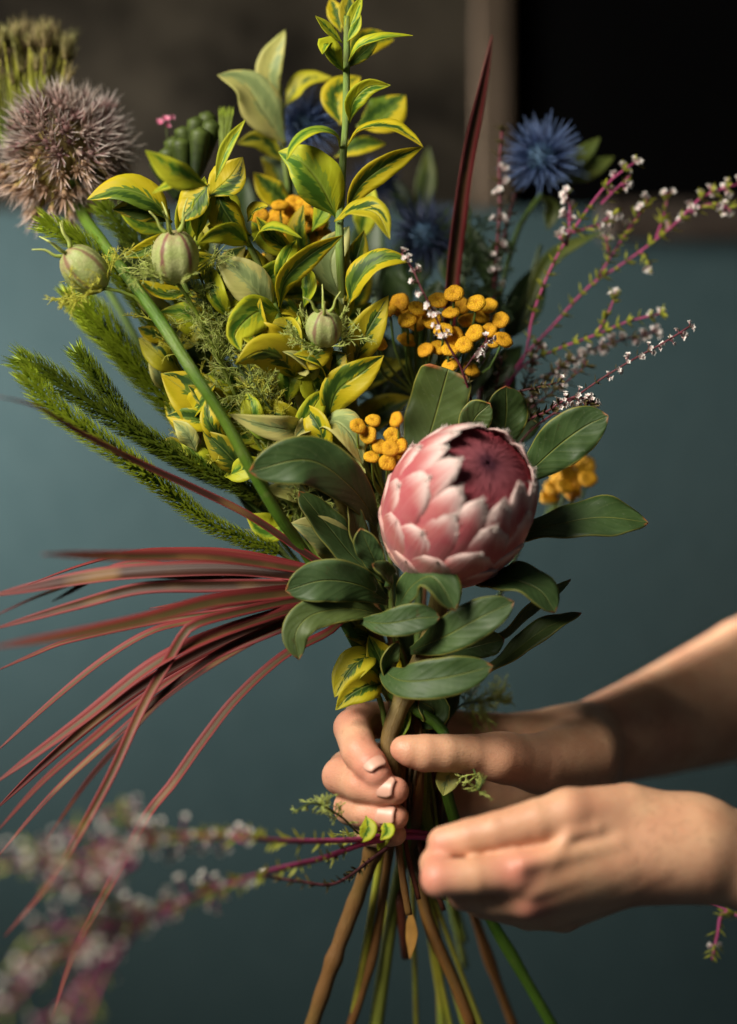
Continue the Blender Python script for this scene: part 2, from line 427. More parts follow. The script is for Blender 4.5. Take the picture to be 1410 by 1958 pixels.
M['bract_hair'] = simple('bract_hair', (0.80, 0.70, 0.66), (0.85, 0.78, 0.72), 100, 0.7, 0.2, 0.2)
def cone_mat():
    b = NB('protea_cone'); u, v = b.uv()
    n = b.noise(b.vec(b.math('MULTIPLY', u, 90.0), b.math('MULTIPLY', v, 2.0)), 1.0, 2.0)
    col = b.mix(b.step(v, 0.25, 0.75), (0.27, 0.022, 0.036), (0.32, 0.085, 0.105))
    col = b.mix(b.step(v, 0.68, 0.97), col, (0.022, 0.004, 0.014))
    col = b.mix(b.math('MULTIPLY', b.step(n, 0.45, 0.7), 0.25), col, (0.30, 0.09, 0.10))
    return b.surf(col, 0.75, 0.15, 0.0, b.bump(n, 0.6, 0.001))
M['cone'] = cone_mat()

def pod_mat():
    b = NB('nigella_pod'); u, v = b.uv(); r = b.rand()
    a = b.math('ABSOLUTE', b.math('SUBTRACT', b.math('FRACT', b.math('MULTIPLY', u, 5.0)), 0.5))
    n = b.noise(b.tc.outputs["Object"], 130.0, 3.0, 0.6)
    col = b.mix(b.step(n, 0.3, 0.7), (0.36, 0.42, 0.14), (0.48, 0.50, 0.22))
    st = b.math('MULTIPLY', b.step(b.math('ADD', a, b.math('MULTIPLY_ADD', n, 0.2, -0.1)), 0.36, 0.47), b.step(v, 0.15, 0.5))
    col = b.mix(b.math('MULTIPLY', st, b.math('MULTIPLY_ADD', r, 0.4, 0.55)), col, (0.20, 0.055, 0.065))
    col = b.mix(b.math('MULTIPLY', b.math('MULTIPLY', b.step(n, 0.45, 0.62), b.step(v, 0.45, 0.9)), 0.5), col, (0.30, 0.13, 0.09))
    vn = b("TexVoronoi", feature='DISTANCE_TO_EDGE'); vn.inputs["Scale"].default_value = 16.0; b.set(vn.inputs["Vector"], b.vec(b.math('MULTIPLY', u, 2.0), v))
    col = b.mix(b.math('MULTIPLY', b.step(vn.outputs[0], 0.06, 0.0), 0.4), col, (0.16, 0.17, 0.05))
    return b.surf(col, 0.5, 0.3, 0.25, b.bump(b.math('ADD', n, vn.outputs[0]), 0.3, 0.0008))
M['pod'] = pod_mat()

def skin_mat():
    b = NB('skin'); tc = b("TexCoord")
    flush = b("Attribute", attribute_name="tint").outputs["Fac"]
    n = b.noise(tc.outputs["Object"], 38.0, 4.0, 0.6)
    f = b.noise(tc.outputs["Object"], 900.0, 2.0, 0.6)
    mp = b("Mapping"); mp.inputs["Scale"].default_value = (260, 260, 1500); b.t.links.new(tc.outputs["Object"], mp.inputs[0])
    ln = b.noise(mp.outputs[0], 1.0, 2.0, 0.5)
    vo = b("TexVoronoi"); vo.inputs["Scale"].default_value = 1100.0; b.set(vo.inputs["Vector"], tc.outputs["Object"])
    col = b.mix(b.step(n, 0.3, 0.7), (0.57, 0.295, 0.17), (0.67, 0.395, 0.235))
    big = b.noise(tc.outputs["Object"], 16.0, 3.0, 0.6)
    col = b.mix(b.math('MULTIPLY', b.step(big, 0.42, 0.66), 0.32), col, (0.58, 0.25, 0.165))
    col = b.mix(b.math('MULTIPLY', flush, 0.75), col, (0.60, 0.20, 0.15))
    fr = b.noise(tc.outputs["Object"], 260.0, 1.0)
    col = b.mix(b.math('MULTIPLY', b.step(fr, 0.62, 0.74), 0.22), col, (0.34, 0.16, 0.085))
    h = b.math('ADD', b.math('MULTIPLY', vo.outputs[0], 0.6), b.math('ADD', b.math('MULTIPLY', ln, 0.9), b.math('MULTIPLY', f, 0.3)))
    return b.surf(col, 0.46, 0.42, 0, b.bump(h, 0.32, 0.0006), Subsurface_Weight=0.2, Subsurface_Radius=(0.006, 0.0024, 0.0012), Subsurface_Scale=0.6)
M['skin'] = skin_mat()
M['nail'] = simple('fingernail', (0.60, 0.31, 0.22), (0.65, 0.37, 0.28), 60, 0.38, 0.4)
M['hair'] = simple('arm_hair', (0.10, 0.06, 0.03), (0.16, 0.10, 0.05), 60, 0.5, 0.4)

def wall_mat(name, c0, c1, s1=2.5, s2=40, rough=0.7, bump=0.2, spec=0.02):
    b = NB(name); tc = b("TexCoord")
    a = b.noise(tc.outputs["Object"], s1, 4.0, 0.6); c = b.noise(tc.outputs["Object"], s2, 5.0, 0.65)
    f = b.step(b.math('ADD', b.math('MULTIPLY', a, 0.7), b.math('MULTIPLY', c, 0.3)), 0.35, 0.65)
    return b.surf(b.mix(f, c0, c1), rough, spec, 0, b.bump(c, bump, 0.002))
M['teal'] = wall_mat('teal_paint', (0.0108, 0.0198, 0.0214), (0.0136, 0.0232, 0.0246), rough=0.5)
M['brown'] = wall_mat('brown_wall', (0.0012, 0.0010, 0.0006), (0.0120, 0.0102, 0.0072), 7, 30, 0.8, 0.5)
M['post'] = wall_mat('post_wood', (0.018, 0.0135, 0.009), (0.027, 0.020, 0.014), 6, 50, 0.7)
M['ledge'] = wall_mat('ledge_wood', (0.012, 0.009, 0.007), (0.022, 0.018, 0.0145), 8, 50, 0.7)
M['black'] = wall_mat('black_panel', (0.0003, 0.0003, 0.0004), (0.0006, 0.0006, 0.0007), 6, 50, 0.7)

# ------------------------------------------------------------------ the setting
def box(x0, x1, y0, y1, z0, z1, bev=0.0):
    V = [(x, y, z) for x in (x0, x1) for y in (y0, y1) for z in (z0, z1)]
    F = [[0, 1, 3, 2], [4, 6, 7, 5], [0, 4, 5, 1], [2, 3, 7, 6], [0, 2, 6, 4], [1, 5, 7, 3]]
    return V, F
def struct(name, V, F, mat, parent=None):
    o = put(name, mesh(name, V, F, mat, smooth=False), parent)
    if parent is None: o["kind"] = "structure"
    md = o.modifiers.new("edge", 'BEVEL'); md.width = 0.003; md.segments = 2
    return o
WD = 0.50
def zx(x, d): return P(x, 979, d)[0]
def zz(y, d): return P(705, y, d)[2]
struct("wall", *box(-2.2, 2.2, WD, WD + 0.05, 0.0, zz(398, WD)), M['teal'])
struct("upper_wall", *box(-2.2, zx(915, WD), WD + 0.03, WD + 0.09, zz(398, WD) + .0005, 2.6), M['brown'])
struct("door_post", *box(zx(912, WD), zx(978, WD), WD + 0.005, WD + 0.088, zz(398, WD) + .0005, 2.6), M['post'])
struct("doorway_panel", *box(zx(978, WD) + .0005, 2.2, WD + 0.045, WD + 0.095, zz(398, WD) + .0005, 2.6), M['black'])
struct("wall_ledge", *box(zx(1150, WD), 2.2, WD - 0.03, WD - 0.0005, zz(462, WD), zz(392, WD)), M['ledge'])

# ------------------------------------------------------------------ leaves and blades
PROF = {
    'ovate': ([0, .08, .2, .35, .5, .7, .85, .95, 1], [.07, .13, .55, .88, 1, .80, .45, .17, .0]),
    'lance': ([0, .06, .2, .4, .6, .8, .93, 1], [.12, .18, .62, .98, .92, .58, .22, 0]),
    'oblong': ([0, .06, .2, .4, .6, .78, .9, .97, 1], [.20, .26, .52, .84, 1.0, .93, .66, .32, .0]),
    'blunt': ([0, .06, .2, .4, .6, .8, .92, .97, 1], [.3, .45, .75, .93, 1, .98, .93, .86, .62]),
    'blade': ([0, .1, .4, .7, .9, 1], [.75, .9, 1, .85, .5, .06]),
    'needle': ([0, .3, .7, 1], [.5, 1, .7, 0.02]),
}
def leaf_mesh(pts, w, mat, roll=0, twist=0, fold=.28, prof='ovate', nv=18, nu=6, wave=0.06, curl=0.0, face=(0, -1, .3), name="leaf", bow=0.0):
    c = spline([P(*p) for p in pts], nv + 1)
    t = tangents(c)
    f = np.asarray(face, float)
    n = f - (t @ f)[:, None] * t
    n = nrm(n)
    b = np.cross(n, t)
    v = np.linspace(0, 1, nv + 1)
    vv = np.interp(np.linspace(0, 1, 61), *PROF[prof])
    k = np.array([.25, .5, .25])
    for _ in range(6): vv[1:-1] = np.convolve(vv, k, 'same')[1:-1]
    hw = np.interp(v, np.linspace(0, 1, 61), vv)
    ang = np.radians(roll + twist * (v - .3))
    side = np.cos(ang)[:, None] * b + np.sin(ang)[:, None] * n
    nn = -np.sin(ang)[:, None] * b + np.cos(ang)[:, None] * n
    u = np.linspace(-1, 1, nu + 1)
    hwm = hw * w * S * (D + pts[0][2]) / D / 2
    ph = rng.uniform(0, 6.28, 4)
    V = np.zeros((nv + 1, nu + 1, 3)); U = np.zeros((nv + 1, nu + 1, 2))
    for j, uu in enumerate(u):
        wv = wave * (np.sin(v * rng.uniform(9, 10) + (ph[0] if uu < 0 else ph[1])) + .6 * np.sin(v * 21 + (ph[2] if uu < 0 else ph[3]))) * uu * uu
        h = hwm * (fold * abs(uu) ** 1.3 + curl * uu * uu + wv)
        V[:, j] = c + side * (uu * hwm * (1 - .2 * abs(fold) * uu * uu))[:, None] + nn * h[:, None]
        U[:, j, 0] = (uu + 1) / 2; U[:, j, 1] = v
    F = []
    m = nu + 1
    for i in range(nv):
        for j in range(nu):
            F.append([i*m+j, i*m+j+1, (i+1)*m+j+1, (i+1)*m+j])
    return mesh(name, V.reshape(-1, 3), F, mat, U.reshape(-1, 2))
def leaf(parent, pts, w, mat='privet', thick=0.00035, name="leaf", **kw):
    o = put(name, leaf_mesh(pts, w, M[mat], name=name, **kw), parent)
    md = o.modifiers.new("thickness", 'SOLIDIFY'); md.thickness = thick; md.offset = 0
    return o

G = (790, 1480, .012)
def route(head, gx, gd, tail):
    """head points + the grip + the cut end"""
    tail = [(x, y, d + .02 + .055 * (i + 1) / len(tail)) for i, (x, y, d) in enumerate(tail)]
    return list(head) + [(gx, 1400, gd), (gx + 2, 1500, gd * .8)] + tail

# ---- variegated privet -------------------------------------------------------
def privet(label, stem_pts, r0, r1, leaves, nodes=0, mat='stem_privet', fill=None):
    b = stem_pts[-1]
    t = thing("privet_branch", P(*b), label, "branch", "variegated privet branches")
    put("stem", stem_mesh(stem_pts, r0, r1, M[mat], 60, 10, nodes), t)
    for k in range(fill[0] if fill else 0):      # the inner leaves of the branch
        x0, y0, x1, y1, d0, d1 = fill[1:]
        x, y, d = rng.uniform(x0, x1), rng.uniform(y0, y1), rng.uniform(d0, d1)
        an = math.atan2(1250 - y, 720 - x) + math.pi + rng.normal(0, .75); L = rng.uniform(75, 125)
        dx, dy = math.cos(an), math.sin(an); q_ = rng.uniform(-14, 14)
        leaf(t, [(x, y, d), (x + dx*L*.5 - dy*q_, y + dy*L*.5 + dx*q_, d - rng.uniform(.004, .014)), (x + dx*L, y + dy*L, d - rng.uniform(-.002, .014))], rng.uniform(38, 64),
             mat=rng.choice(['privet', 'privet_young', 'privet_pale', 'privet_dark'], p=[.36, .40, .14, .10]), roll=rng.uniform(-38, 38), fold=rng.uniform(.12, .4), twist=rng.uniform(-25, 25), wave=.08)
    for L in leaves:
        pts, w = L[0], L[1] * 1.2
        kw = L[2] if len(L) > 2 else {}
        leaf(t, pts, w, **kw)
    return t
Y, PA, DK = dict(mat='privet_young'), dict(mat='privet_pale'), dict(mat='privet_dark')
def o(**k): return k

privet("tallest upright variegated privet branch with lime yellow leaf pairs up its straight stem",
    route([(662, 30, 0), (661, 138, 0), (660, 220, 0), (656, 291, 0), (652, 355, 0), (650, 425, 0), (652, 496, 0), (656, 560, .005), (662, 640, .02), (680, 800, .04), (720, 1050, .045), (765, 1250, .03)], 800, .004,
          [(795, 1620, 0), (818, 1760, -.01), (868, 1880, -.02), (905, 1975, -.03)]), 5.5, 12.5, [
    ([(661, 78, 0), (674, 38, 0), (693, -8, .005)], 24, o(mat='privet_young', fold=.5)),
    ([(655, 82, 0), (630, 58, -.005), (603, 30, -.01)], 20, o(mat='privet_young', fold=.4)),
    ([(652, 62, .03), (643, 28, .035), (632, -4, .04)], 32, o()),
    ([(664, 80, -.005), (682, 52, -.008), (691, 28, -.01)], 18, o(mat='privet_young')),
    ([(658, 60, .01), (664, 20, .015), (668, -15, .02)], 30, o(mat='privet_dark')),
    ([(658, 138, 0), (640, 108, -.012), (624, 84, -.015), (617, 104, -.022)], 36, o(mat='privet_young', roll=15, fold=.35)),
    ([(664, 122, 0), (690, 88, -.01), (730, 74, -.012), (790, 68, -.005)], 30, o(mat='privet_young', roll=-35, fold=.4)),
    ([(667, 125, .045), (700, 85, .05), (755, 75, .055)], 52, o(mat='privet')),
    ([(664, 130, 0), (690, 105, .005), (725, 75, .01)], 26, o(mat='privet_dark', roll=20)),
    ([(668, 236, 0), (676, 195, -.008), (705, 166, -.012), (747, 163, -.012)], 36, o(mat='privet_young', roll=25, fold=.4, twist=30)),
    ([(682, 243, .05), (730, 225, .055), (776, 182, .06)], 72, o(mat='privet', fold=.15)),
    ([(652, 240, .045), (648, 185, .05), (690, 146, .055)], 62, o(mat='privet')),
    ([(652, 286, 0), (640, 258, -.012), (600, 252, -.02), (566, 275, -.025), (548, 308, -.03)], 32, o(mat='privet_young', roll=40, fold=.25, twist=-20)),
    ([(662, 284, 0), (690, 250, -.012), (745, 243, -.02), (785, 262, -.024), (810, 282, -.028)], 40, o(mat='privet', roll=-42, fold=.3, twist=18)),
    ([(646, 418, 0), (612, 350, -.012), (572, 305, -.015), (532, 290, -.012)], 84, o(mat='privet_young', roll=-8, fold=.22)),
    ([(660, 412, 0), (690, 355, -.01), (740, 315, -.014), (810, 280, -.01)], 46, o(mat='privet', roll=38, fold=.35)),
    ([(640, 423, -.004), (680, 402, -.02), (722, 410, -.03), (746, 458, -.034)], 50, o(mat='privet', roll=-18, fold=.3, wave=.1)),
    ([(656, 582, .004), (634, 500, .008), (668, 432, .01)], 70, o(mat='privet_pale', fold=.35)),
    ([(660, 575, .004), (680, 500, .008), (697, 440, .012)], 46, o(mat='privet', roll=20)),
    ([(666, 585, 0), (690, 530, -.012), (735, 498, -.018), (790, 500, -.016)], 58, o(mat='privet', roll=-22, fold=.3)),
    ([(672, 712, .01), (700, 640, .0), (743, 565, -.006)], 60, o(mat='privet', roll=10, fold=.3)),
    ([(627, 812, .0), (645, 750, -.012), (690, 715, -.018), (735, 680, -.014)], 64, o(mat='privet', roll=18, fold=.25)),
    ])

privet("leaning variegated privet branch with cupped bright yellow leaf at mid height",
    route([(432, 375, -.01), (450, 415, -.008), (467, 451, -.005), (490, 497, -.004), (522, 579, -.002), (536, 621, 0), (557, 674, .004), (580, 740, .01), (603, 805, .012), (640, 930, .02), (690, 1100, .03), (735, 1260, .02)], 765, .0,
          [(745, 1640, 0), (722, 1780, 0), (690, 1900, -.01), (662, 1980, -.02)]), 5.0, 10, [
    ([(412, 348, -.02), (434, 285, -.022), (470, 228, -.02)], 24, o(mat='privet_young', fold=.6)),
    ([(395, 378, -.015), (440, 340, -.012), (465, 300, -.014)], 66, o(mat='privet', fold=.2, face=(.1, -1, .5))),
    ([(398, 356, -.04), (340, 335, -.055), (278, 288, -.062)], 46, o(mat='privet_young', fold=.2, roll=-20)),
    ([(398, 345, -.03), (345, 350, -.045), (290, 370, -.05)], 32, o(mat='privet_young', roll=30)),
    ([(400, 352, -.02), (375, 385, -.018), (344, 424, -.016)], 62, o(mat='privet', fold=.2, roll=10)),
    ([(410, 352, -.012), (425, 395, -.014), (472, 465, -.012)], 62, o(mat='privet', fold=-.35, roll=-10)),
    ([(478, 470, -.006), (440, 446, -.025), (408, 450, -.032), (378, 466, -.036)], 40, o(mat='privet_young', roll=-45, fold=.25)),
    ([(484, 462, -.006), (510, 438, -.018), (545, 442, -.024), (578, 456, -.026)], 36, o(mat='privet_young', roll=-40, fold=.25)),
    ([(474, 424, .0), (488, 402, -.006), (514, 394, -.01)], 34, o(mat='privet', roll=-30)),
    ([(524, 598, .0), (480, 545, -.012), (415, 488, -.012)], 70, o(mat='privet_pale', fold=.25, roll=-12)),
    ([(534, 592, .0), (545, 535, -.012), (590, 490, -.016), (656, 450, -.012)], 44, o(mat='privet', roll=42, fold=.3)),
    ([(536, 594, .0), (490, 598, -.020), (450, 640, -.028), (462, 672, -.030)], 64, o(mat='privet_young', roll=-22, fold=.2, wave=.1)),
    ([(540, 606, .0), (565, 640, -.01), (580, 682, -.014)], 44, o(mat='privet', roll=45)),
    ([(538, 610, .006), (512, 650, .008), (548, 678, .01)], 46, o(mat='privet_dark')),
    ([(572, 736, .008), (545, 690, -.016), (500, 672, -.026), (450, 696, -.03)], 74, o(mat='privet', roll=-38, fold=-.25, wave=.08)),
    ([(580, 736, .008), (590, 700, -.01), (562, 680, -.018), (540, 672, -.02)], 38, o(mat='privet_pale', roll=30)),
    ([(640, 738, .004), (612, 690, -.016), (560, 678, -.02)], 44, o(mat='privet', roll=25)),
    ([(636, 738, .0), (640, 700, -.008), (662, 676, -.01)], 70, o(mat='privet', fold=.15)),
    ([(622, 770, .01), (600, 735, .0), (612, 700, -.004)], 52, o(mat='privet_young')),
    ([(600, 824, .008), (550, 822, -.02), (495, 812, -.028), (437, 792, -.03)], 46, o(mat='privet_pale', roll=-25, fold=.3, twist=20)),
    ([(610, 822, .004), (590, 815, -.01), (570, 830, -.016), (566, 840, -.017)], 36, o(mat='privet_pale', fold=.6)),
    ([(612, 828, .004), (600, 850, -.008), (618, 868, -.01)], 28, o(mat='privet_pale', fold=.5)),
    ([(606, 824, .006), (640, 806, -.012), (672, 832, -.018), (694, 888, -.016)], 66, o(mat='privet_pale', roll=-25, fold=.2)),
    ([(644, 890, .01), (665, 880, .0), (700, 905, -.006)], 46, o(mat='privet_pale', roll=15)),
    ], fill=(44, 420, 590, 690, 930, -.008, .026))

privet("outermost low variegated privet branch with broad yellow edged leaves behind the green stalk",
    route([(322, 400, .0), (330, 470, .005), (370, 580, .01), (430, 700, .015), (480, 800, .02), (560, 960, .025), (660, 1150, .03), (735, 1300, .025)], 838, .03,
          [(880, 1660, .03), (925, 1800, .02), (990, 1980, .01)]), 4.5, 10, [
    ([(328, 426, .0), (290, 382, -.008), (230, 362, -.012), (166, 382, -.012)], 62, o(mat='privet', roll=12, fold=.2)),
    ([(330, 425, .002), (280, 400, -.002), (215, 400, -.004)], 46, o(mat='privet_dark', roll=-20)),
    ([(326, 440, .005), (290, 470, .002), (236, 492, .0)], 30, o(mat='privet', roll=-30)),
    ([(370, 556, .01), (315, 562, .004), (262, 536, .002)], 36, o(mat='privet', roll=20)),
    ([(352, 545, .012), (382, 580, .004), (408, 628, .0)], 16, o(mat='privet')),
    ([(420, 662, .014), (368, 612, .006), (300, 598, .004)], 58, o(mat='privet_young', roll=-10)),
    ([(320, 650, .014), (290, 640, .01), (264, 626, .01)], 30, o(mat='privet')),
    ([(440, 828, .018), (385, 770, .006), (308, 714, .004)], 92, o(mat='privet', fold=.2)),
    ([(470, 800, .015), (450, 740, .005), (395, 715, .002)], 60, o(mat='privet_young', roll=10)),
    ([(480, 850, .02), (440, 800, .012), (400, 740, .010)], 40, o(mat='privet', roll=30)),
    ([(500, 900, .03), (440, 880, .02), (380, 890, .02)], 56, o(mat='privet')),
    ([(520, 880, .03), (540, 840, .015), (590, 850, .01)], 56, o(mat='privet_young')),
    ([(560, 985, .02), (520, 1010, .015), (470, 985, .012)], 54, o(mat='privet_young')),
    ([(672, 1090, .012), (630, 1030, -.004), (592, 1008, -.008), (556, 1000, -.006)], 66, o(mat='privet_pale', fold=.2, roll=-10)),
    ([(600, 960, .02), (560, 940, .01), (505, 935, .008)], 40, o(mat='privet_pale')),
    ([(610, 900, .03), (560, 880, .02), (520, 870, .02)], 60, o(mat='privet')),
    ([(440, 560, .02), (440, 510, .014), (470, 470, .012)], 46, o(mat='privet_dark')),
    ], fill=(46, 320, 440, 600, 960, -.004, .032))

privet("out of focus privet branch with cream edged leaves beside the blue thistle behind",
    route([(536, 160, .07), (538, 230, .07), (545, 300, .065), (560, 450, .06), (590, 650, .055), (640, 900, .05), (720, 1200, .04)], 800, .03, [(812, 1640, .03), (838, 1800, .02), (845, 1980, .01)]), 4.5, 9, [
    ([(548, 280, .065), (505, 215, .055), (470, 165, .05), (416, 143, .045)], 78, o(mat='privet_pale', roll=8, fold=.2)),
    ([(534, 205, .07), (514, 140, .065), (546, 56, .062)], 46, o(mat='privet_pale', fold=.3)),
    ([(530, 180, .07), (520, 140, .075), (512, 100, .08)], 22, o(mat='privet')),
    ([(545, 205, .07), (580, 160, .068), (636, 148, .066)], 46, o(mat='privet', roll=-25)),
    ([(545, 310, .066), (500, 268, .06), (452, 274, .058)], 34, o(mat='privet_dark', roll=-30)),
    ([(560, 400, .06), (520, 370, .055), (485, 330, .052)], 48, o(mat='privet')),
    ([(560, 430, .06), (530, 330, .07), (500, 300, .075)], 60, o(mat='privet_dark')),
    ([(640, 300, .06), (690, 280, .06), (740, 275, .062)], 34, o(mat='privet')),
    ([(575, 560, .06), (520, 560, .05), (450, 590, .045)], 70, o(mat='privet_dark')),
    ([(600, 640, .055), (640, 570, .05), (545, 560, .03), (520, 590, .03)], 50, o(mat='privet')),
    ([(600, 660, .055), (560, 620, .04), (575, 580, .03)], 70, o(mat='privet')),
    ([(620, 760, .05), (700, 720, .05), (780, 690, .05)], 56, o(mat='privet_dark')),
    ([(600, 760, .05), (540, 720, .04), (480, 720, .035)], 70, o(mat='privet_dark')),
    ([(640, 850, .05), (740, 780, .045), (790, 760, .045)], 60, o(mat='privet_dark')),
    ], fill=(16, 470, 400, 700, 860, .045, .07))
privet("short variegated privet side shoot hanging low just above the wrapped fingers",
    [(650, 1330, -.012), (690, 1300, -.008), (722, 1330, .0), (738, 1400, .0), (745, 1480, .0), (765, 1640, -.004), (783, 1750, -.008)], 4, 7, [
    ([(722, 1250, .0), (690, 1262, -.012), (664, 1290, -.015), (640, 1334, -.016)], 60, o(mat='privet', roll=15)),
    ([(735, 1305, .0), (700, 1312, -.018), (668, 1330, -.022), (642, 1358, -.022)], 52, o(mat='privet', roll=-15, fold=.35)),
    ([(742, 1340, .0), (735, 1280, -.004), (705, 1215, -.006)], 62, o(mat='privet')),
    ([(720, 1230, .01), (690, 1215, .0), (660, 1215, -.002)], 40, o(mat='privet_dark')),
    ([(780, 1330, .0), (768, 1390, -.006), (742, 1430, -.008)], 26, o(mat='privet_young')),
    ([(870, 1460, -.012), (856, 1490, -.016), (848, 1522, -.016)], 42, o(mat='privet_pale')),
    ([(785, 1735, .03), (790, 1790, .03), (784, 1835, .03)], 26, o(mat='dry_leaf', roll=40)),
    ([(742, 1575, -.012), (735, 1600, -.02), (722, 1628, -.02)], 24, o(mat='privet_young')),
    ([(700, 1560, -.03), (705, 1585, -.034), (690, 1612, -.034)], 30, o(mat='privet_young')),
    ([(735, 1570, -.03), (742, 1590, -.036), (728, 1606, -.038)], 24, o(mat='privet_young')),
    ])

# ---- protea ------------------------------------------------------------------
def protea():
    C = P(878, 968, -.03)
    ax = nrm([0.34, -0.76, 0.55])
    ex = nrm(np.cross(ax, [0, 1, 0.2])); ey = np.cross(ax, ex)
    K = .88
    R = lambda s: K * np.interp(s / K, [-.056, -.052, -.04, -.022, -.002, .016, .032, .046, .056], [.009, .020, .0345, .0425, .0455, .0440, .0392, .0315, .0235])
    t = thing("protea", P(848, 1140, -.02), "large pink protea head with white tipped bracts and crimson heart", "flower")
    put("stem", stem_mesh(route([(850, 1120, -.005), (820, 1220, .0)], 748, -.008, [(690, 1690, -.01), (640, 1840, -.02), (585, 1985, -.03)]), 20, 15, M['stem_wood'], 40, 12), t)
    rows = [  # base s, tip s, count, half-width m, outward offset, inward curl at the tip
        (-.057, -.034, 7, .0215, .0032, .0),
        (-.055, -.019, 8, .0225, .0027, .0),
        (-.049, -.001, 8, .0230, .0022, .0),
        (-.042, .016, 8, .0225, .0016, .0),
        (-.034, .034, 9, .0210, .0010, .0003),
        (-.026, .0495, 13, .0160, .0003, .0006)]
    rows = [(a_ * K, b_ * K, c_, d_ * K, e_ * K, f_) for a_, b_, c_, d_, e_, f_ in rows]
    nv, nu = 12, 6
    for ri, (s0, s1, cnt, hwid, off, cin) in enumerate(rows):
        for k in range(cnt):
            ph = 2 * math.pi * (k + .5 * (ri % 2) + rng.uniform(-.06, .06)) / cnt
            ds = rng.uniform(-.004, .004) * (1.6 if ri == 5 else 1)
            V = np.zeros((nv + 1, nu + 1, 3)); U = np.zeros((nv + 1, nu + 1, 2))
            lift = rng.uniform(0, .0012)
            for i in range(nv + 1):
                v = i / nv
                s = s0 + (s1 + ds - s0) * v
                hw = hwid * (0.70 + .30 * min(1, v / .5)) * (max(0, 1 - max(0, (v - .45) / .55) ** 2.1)) ** .62
                r = R(s) + off * (1 - .12 * v) + lift * .5 * v ** 2 + .0005 * v ** 4 - cin * max(0, v - .75) * 4
                for j in range(nu + 1):
                    u = -1 + 2 * j / nu
                    a = ph + u * hw / max(r, .012)
                    rr = r - .0016 * u * u - .0006 * (1 - v) * abs(u)
                    V[i, j] = C + ax * s + (ex * math.cos(a) + ey * math.sin(a)) * rr
                    U[i, j] = ((u + 1) / 2, v)
            m = nu + 1
            F = [[i*m+j, i*m+j+1, (i+1)*m+j+1, (i+1)*m+j] for i in range(nv) for j in range(nu)]
            me = mesh("bract", V.reshape(-1, 3), F, M['bract'], U.reshape(-1, 2), attr=np.full((nv+1)*m, min(1, ri / 3.5)))
            ob = put("bract", me, t)
            md = ob.modifiers.new("thickness", 'SOLIDIFY'); md.thickness = .0006; md.offset = -1
            if ri >= 3:     # white fringe of hairs along the bract's tip
                hb = MB()
                for q in range(70 if ri >= 4 else 40):
                    j = rng.uniform(-1, 1); i = rng.uniform(.80, 1.0) if abs(j) > .5 else rng.uniform(.93, 1.0)
                    ii = i * nv; i0 = min(int(ii), nv - 1); fr = ii - i0
                    jj = (j + 1) / 2 * nu; j0 = min(int(jj), nu - 1); fj = jj - j0
                    p = (V[i0, j0] * (1-fr) + V[i0+1, j0] * fr) * (1-fj) + (V[i0, j0+1] * (1-fr) + V[i0+1, j0+1] * fr) * fj
                    d = nrm(V[nv, 3] - V[nv - 4, 3]) + rng.normal(0, .35, 3)
                    d = nrm(d) * rng.uniform(.0012, .0034)
                    hb.add(*blade_tri(p, p + d * .5, p + d + rng.normal(0, .0004, 3), .00030, nrm(np.cross(d, ax + .1))))
                put("fringe", hb.me("fringe", M['bract_hair']), ob)
    # heart: a dome of styles
    prof = [(r_ * K, z_ * K) for r_, z_ in [(.0420, .008), (.0405, .022), (.0368, .0335), (.0300, .0398), (.0218, .0434), (.0140, .0456), (.0070, .0466), (.0012, .0468)]]
    V, F, U = lathe(prof, 48)
    Vw = C + V[:, :1] * ex + V[:, 1:2] * ey + V[:, 2:3] * ax
    hd = put("heart", mesh("heart", Vw, F, M['cone'], U), t)
    hb = MB()
    rs = np.array([p[0] for p in prof]); zs = np.array([p[1] for p in prof])
    for q in range(900):
        a = rng.uniform(0, 2 * math.pi); v0 = rng.uniform(0, .80) ** .8; v1 = min(1, v0 + rng.uniform(.10, .22)); v2 = min(1, v1 + rng.uniform(.06, .12))
        a2 = a + rng.normal(0, .05)
        pts = []
        for v, aa, h in ((v0, a, .0), (v1, (a + a2) / 2, .0008), (v2, a2, .0007)):
            x = v * (len(prof) - 1); r = np.interp(x, range(len(prof)), rs); z = np.interp(x, range(len(prof)), zs)
            pts.append(C + (ex * math.cos(aa) + ey * math.sin(aa)) * (r + h * .5) + ax * (z + h))
        sd = -ex * math.sin(a) + ey * math.cos(a)
        Vt, Ft, Ut = blade_tri(*pts, .0006, sd)
        hb.add(Vt, Ft, [(u * .1 + a / 6.28, v0 + (v2 - v0) * w) for u, w in Ut])
    put("style_hairs", hb.me("style_hairs", M['cone']), hd)["kind"] = "stuff"
    # leaves on the protea stem
    PL = lambda pts, w, **k: leaf(t, pts, w * .93, mat='protea_leaf', thick=.0008, prof=k.pop('prof', 'oblong'), **{**dict(nv=30, nu=8, wave=.13), **k})
    PL([(800, 905, .01), (832, 800, .005), (858, 706, -.012)], 128, fold=.12, roll=-8, prof='blunt')
    PL([(955, 870, .02), (968, 800, .012), (968, 738, .004)], 92, fold=.15)
    PL([(890, 850, .0), (908, 800, -.01), (938, 772, -.014)], 70, fold=.2, roll=25)
    PL([(990, 925, .01), (1065, 855, -.01), (1120, 815, -.02), (1164, 795, -.022)], 104, fold=.16, roll=12)
    PL([(960, 1035, .0), (1060, 1005, -.012), (1150, 990, -.016), (1240, 1000, -.012)], 108, fold=.12, roll=-10, face=(0, -1, .7))
    PL([(722, 1000, .0), (670, 930, -.025), (590, 880, -.04), (476, 902, -.042)], 104, fold=.18, roll=-32, face=(0, -1, .55))
    PL([(735, 1110, .0), (680, 1070, -.006), (630, 1010, -.008), (572, 940, -.006)], 80, fold=.1, roll=28)
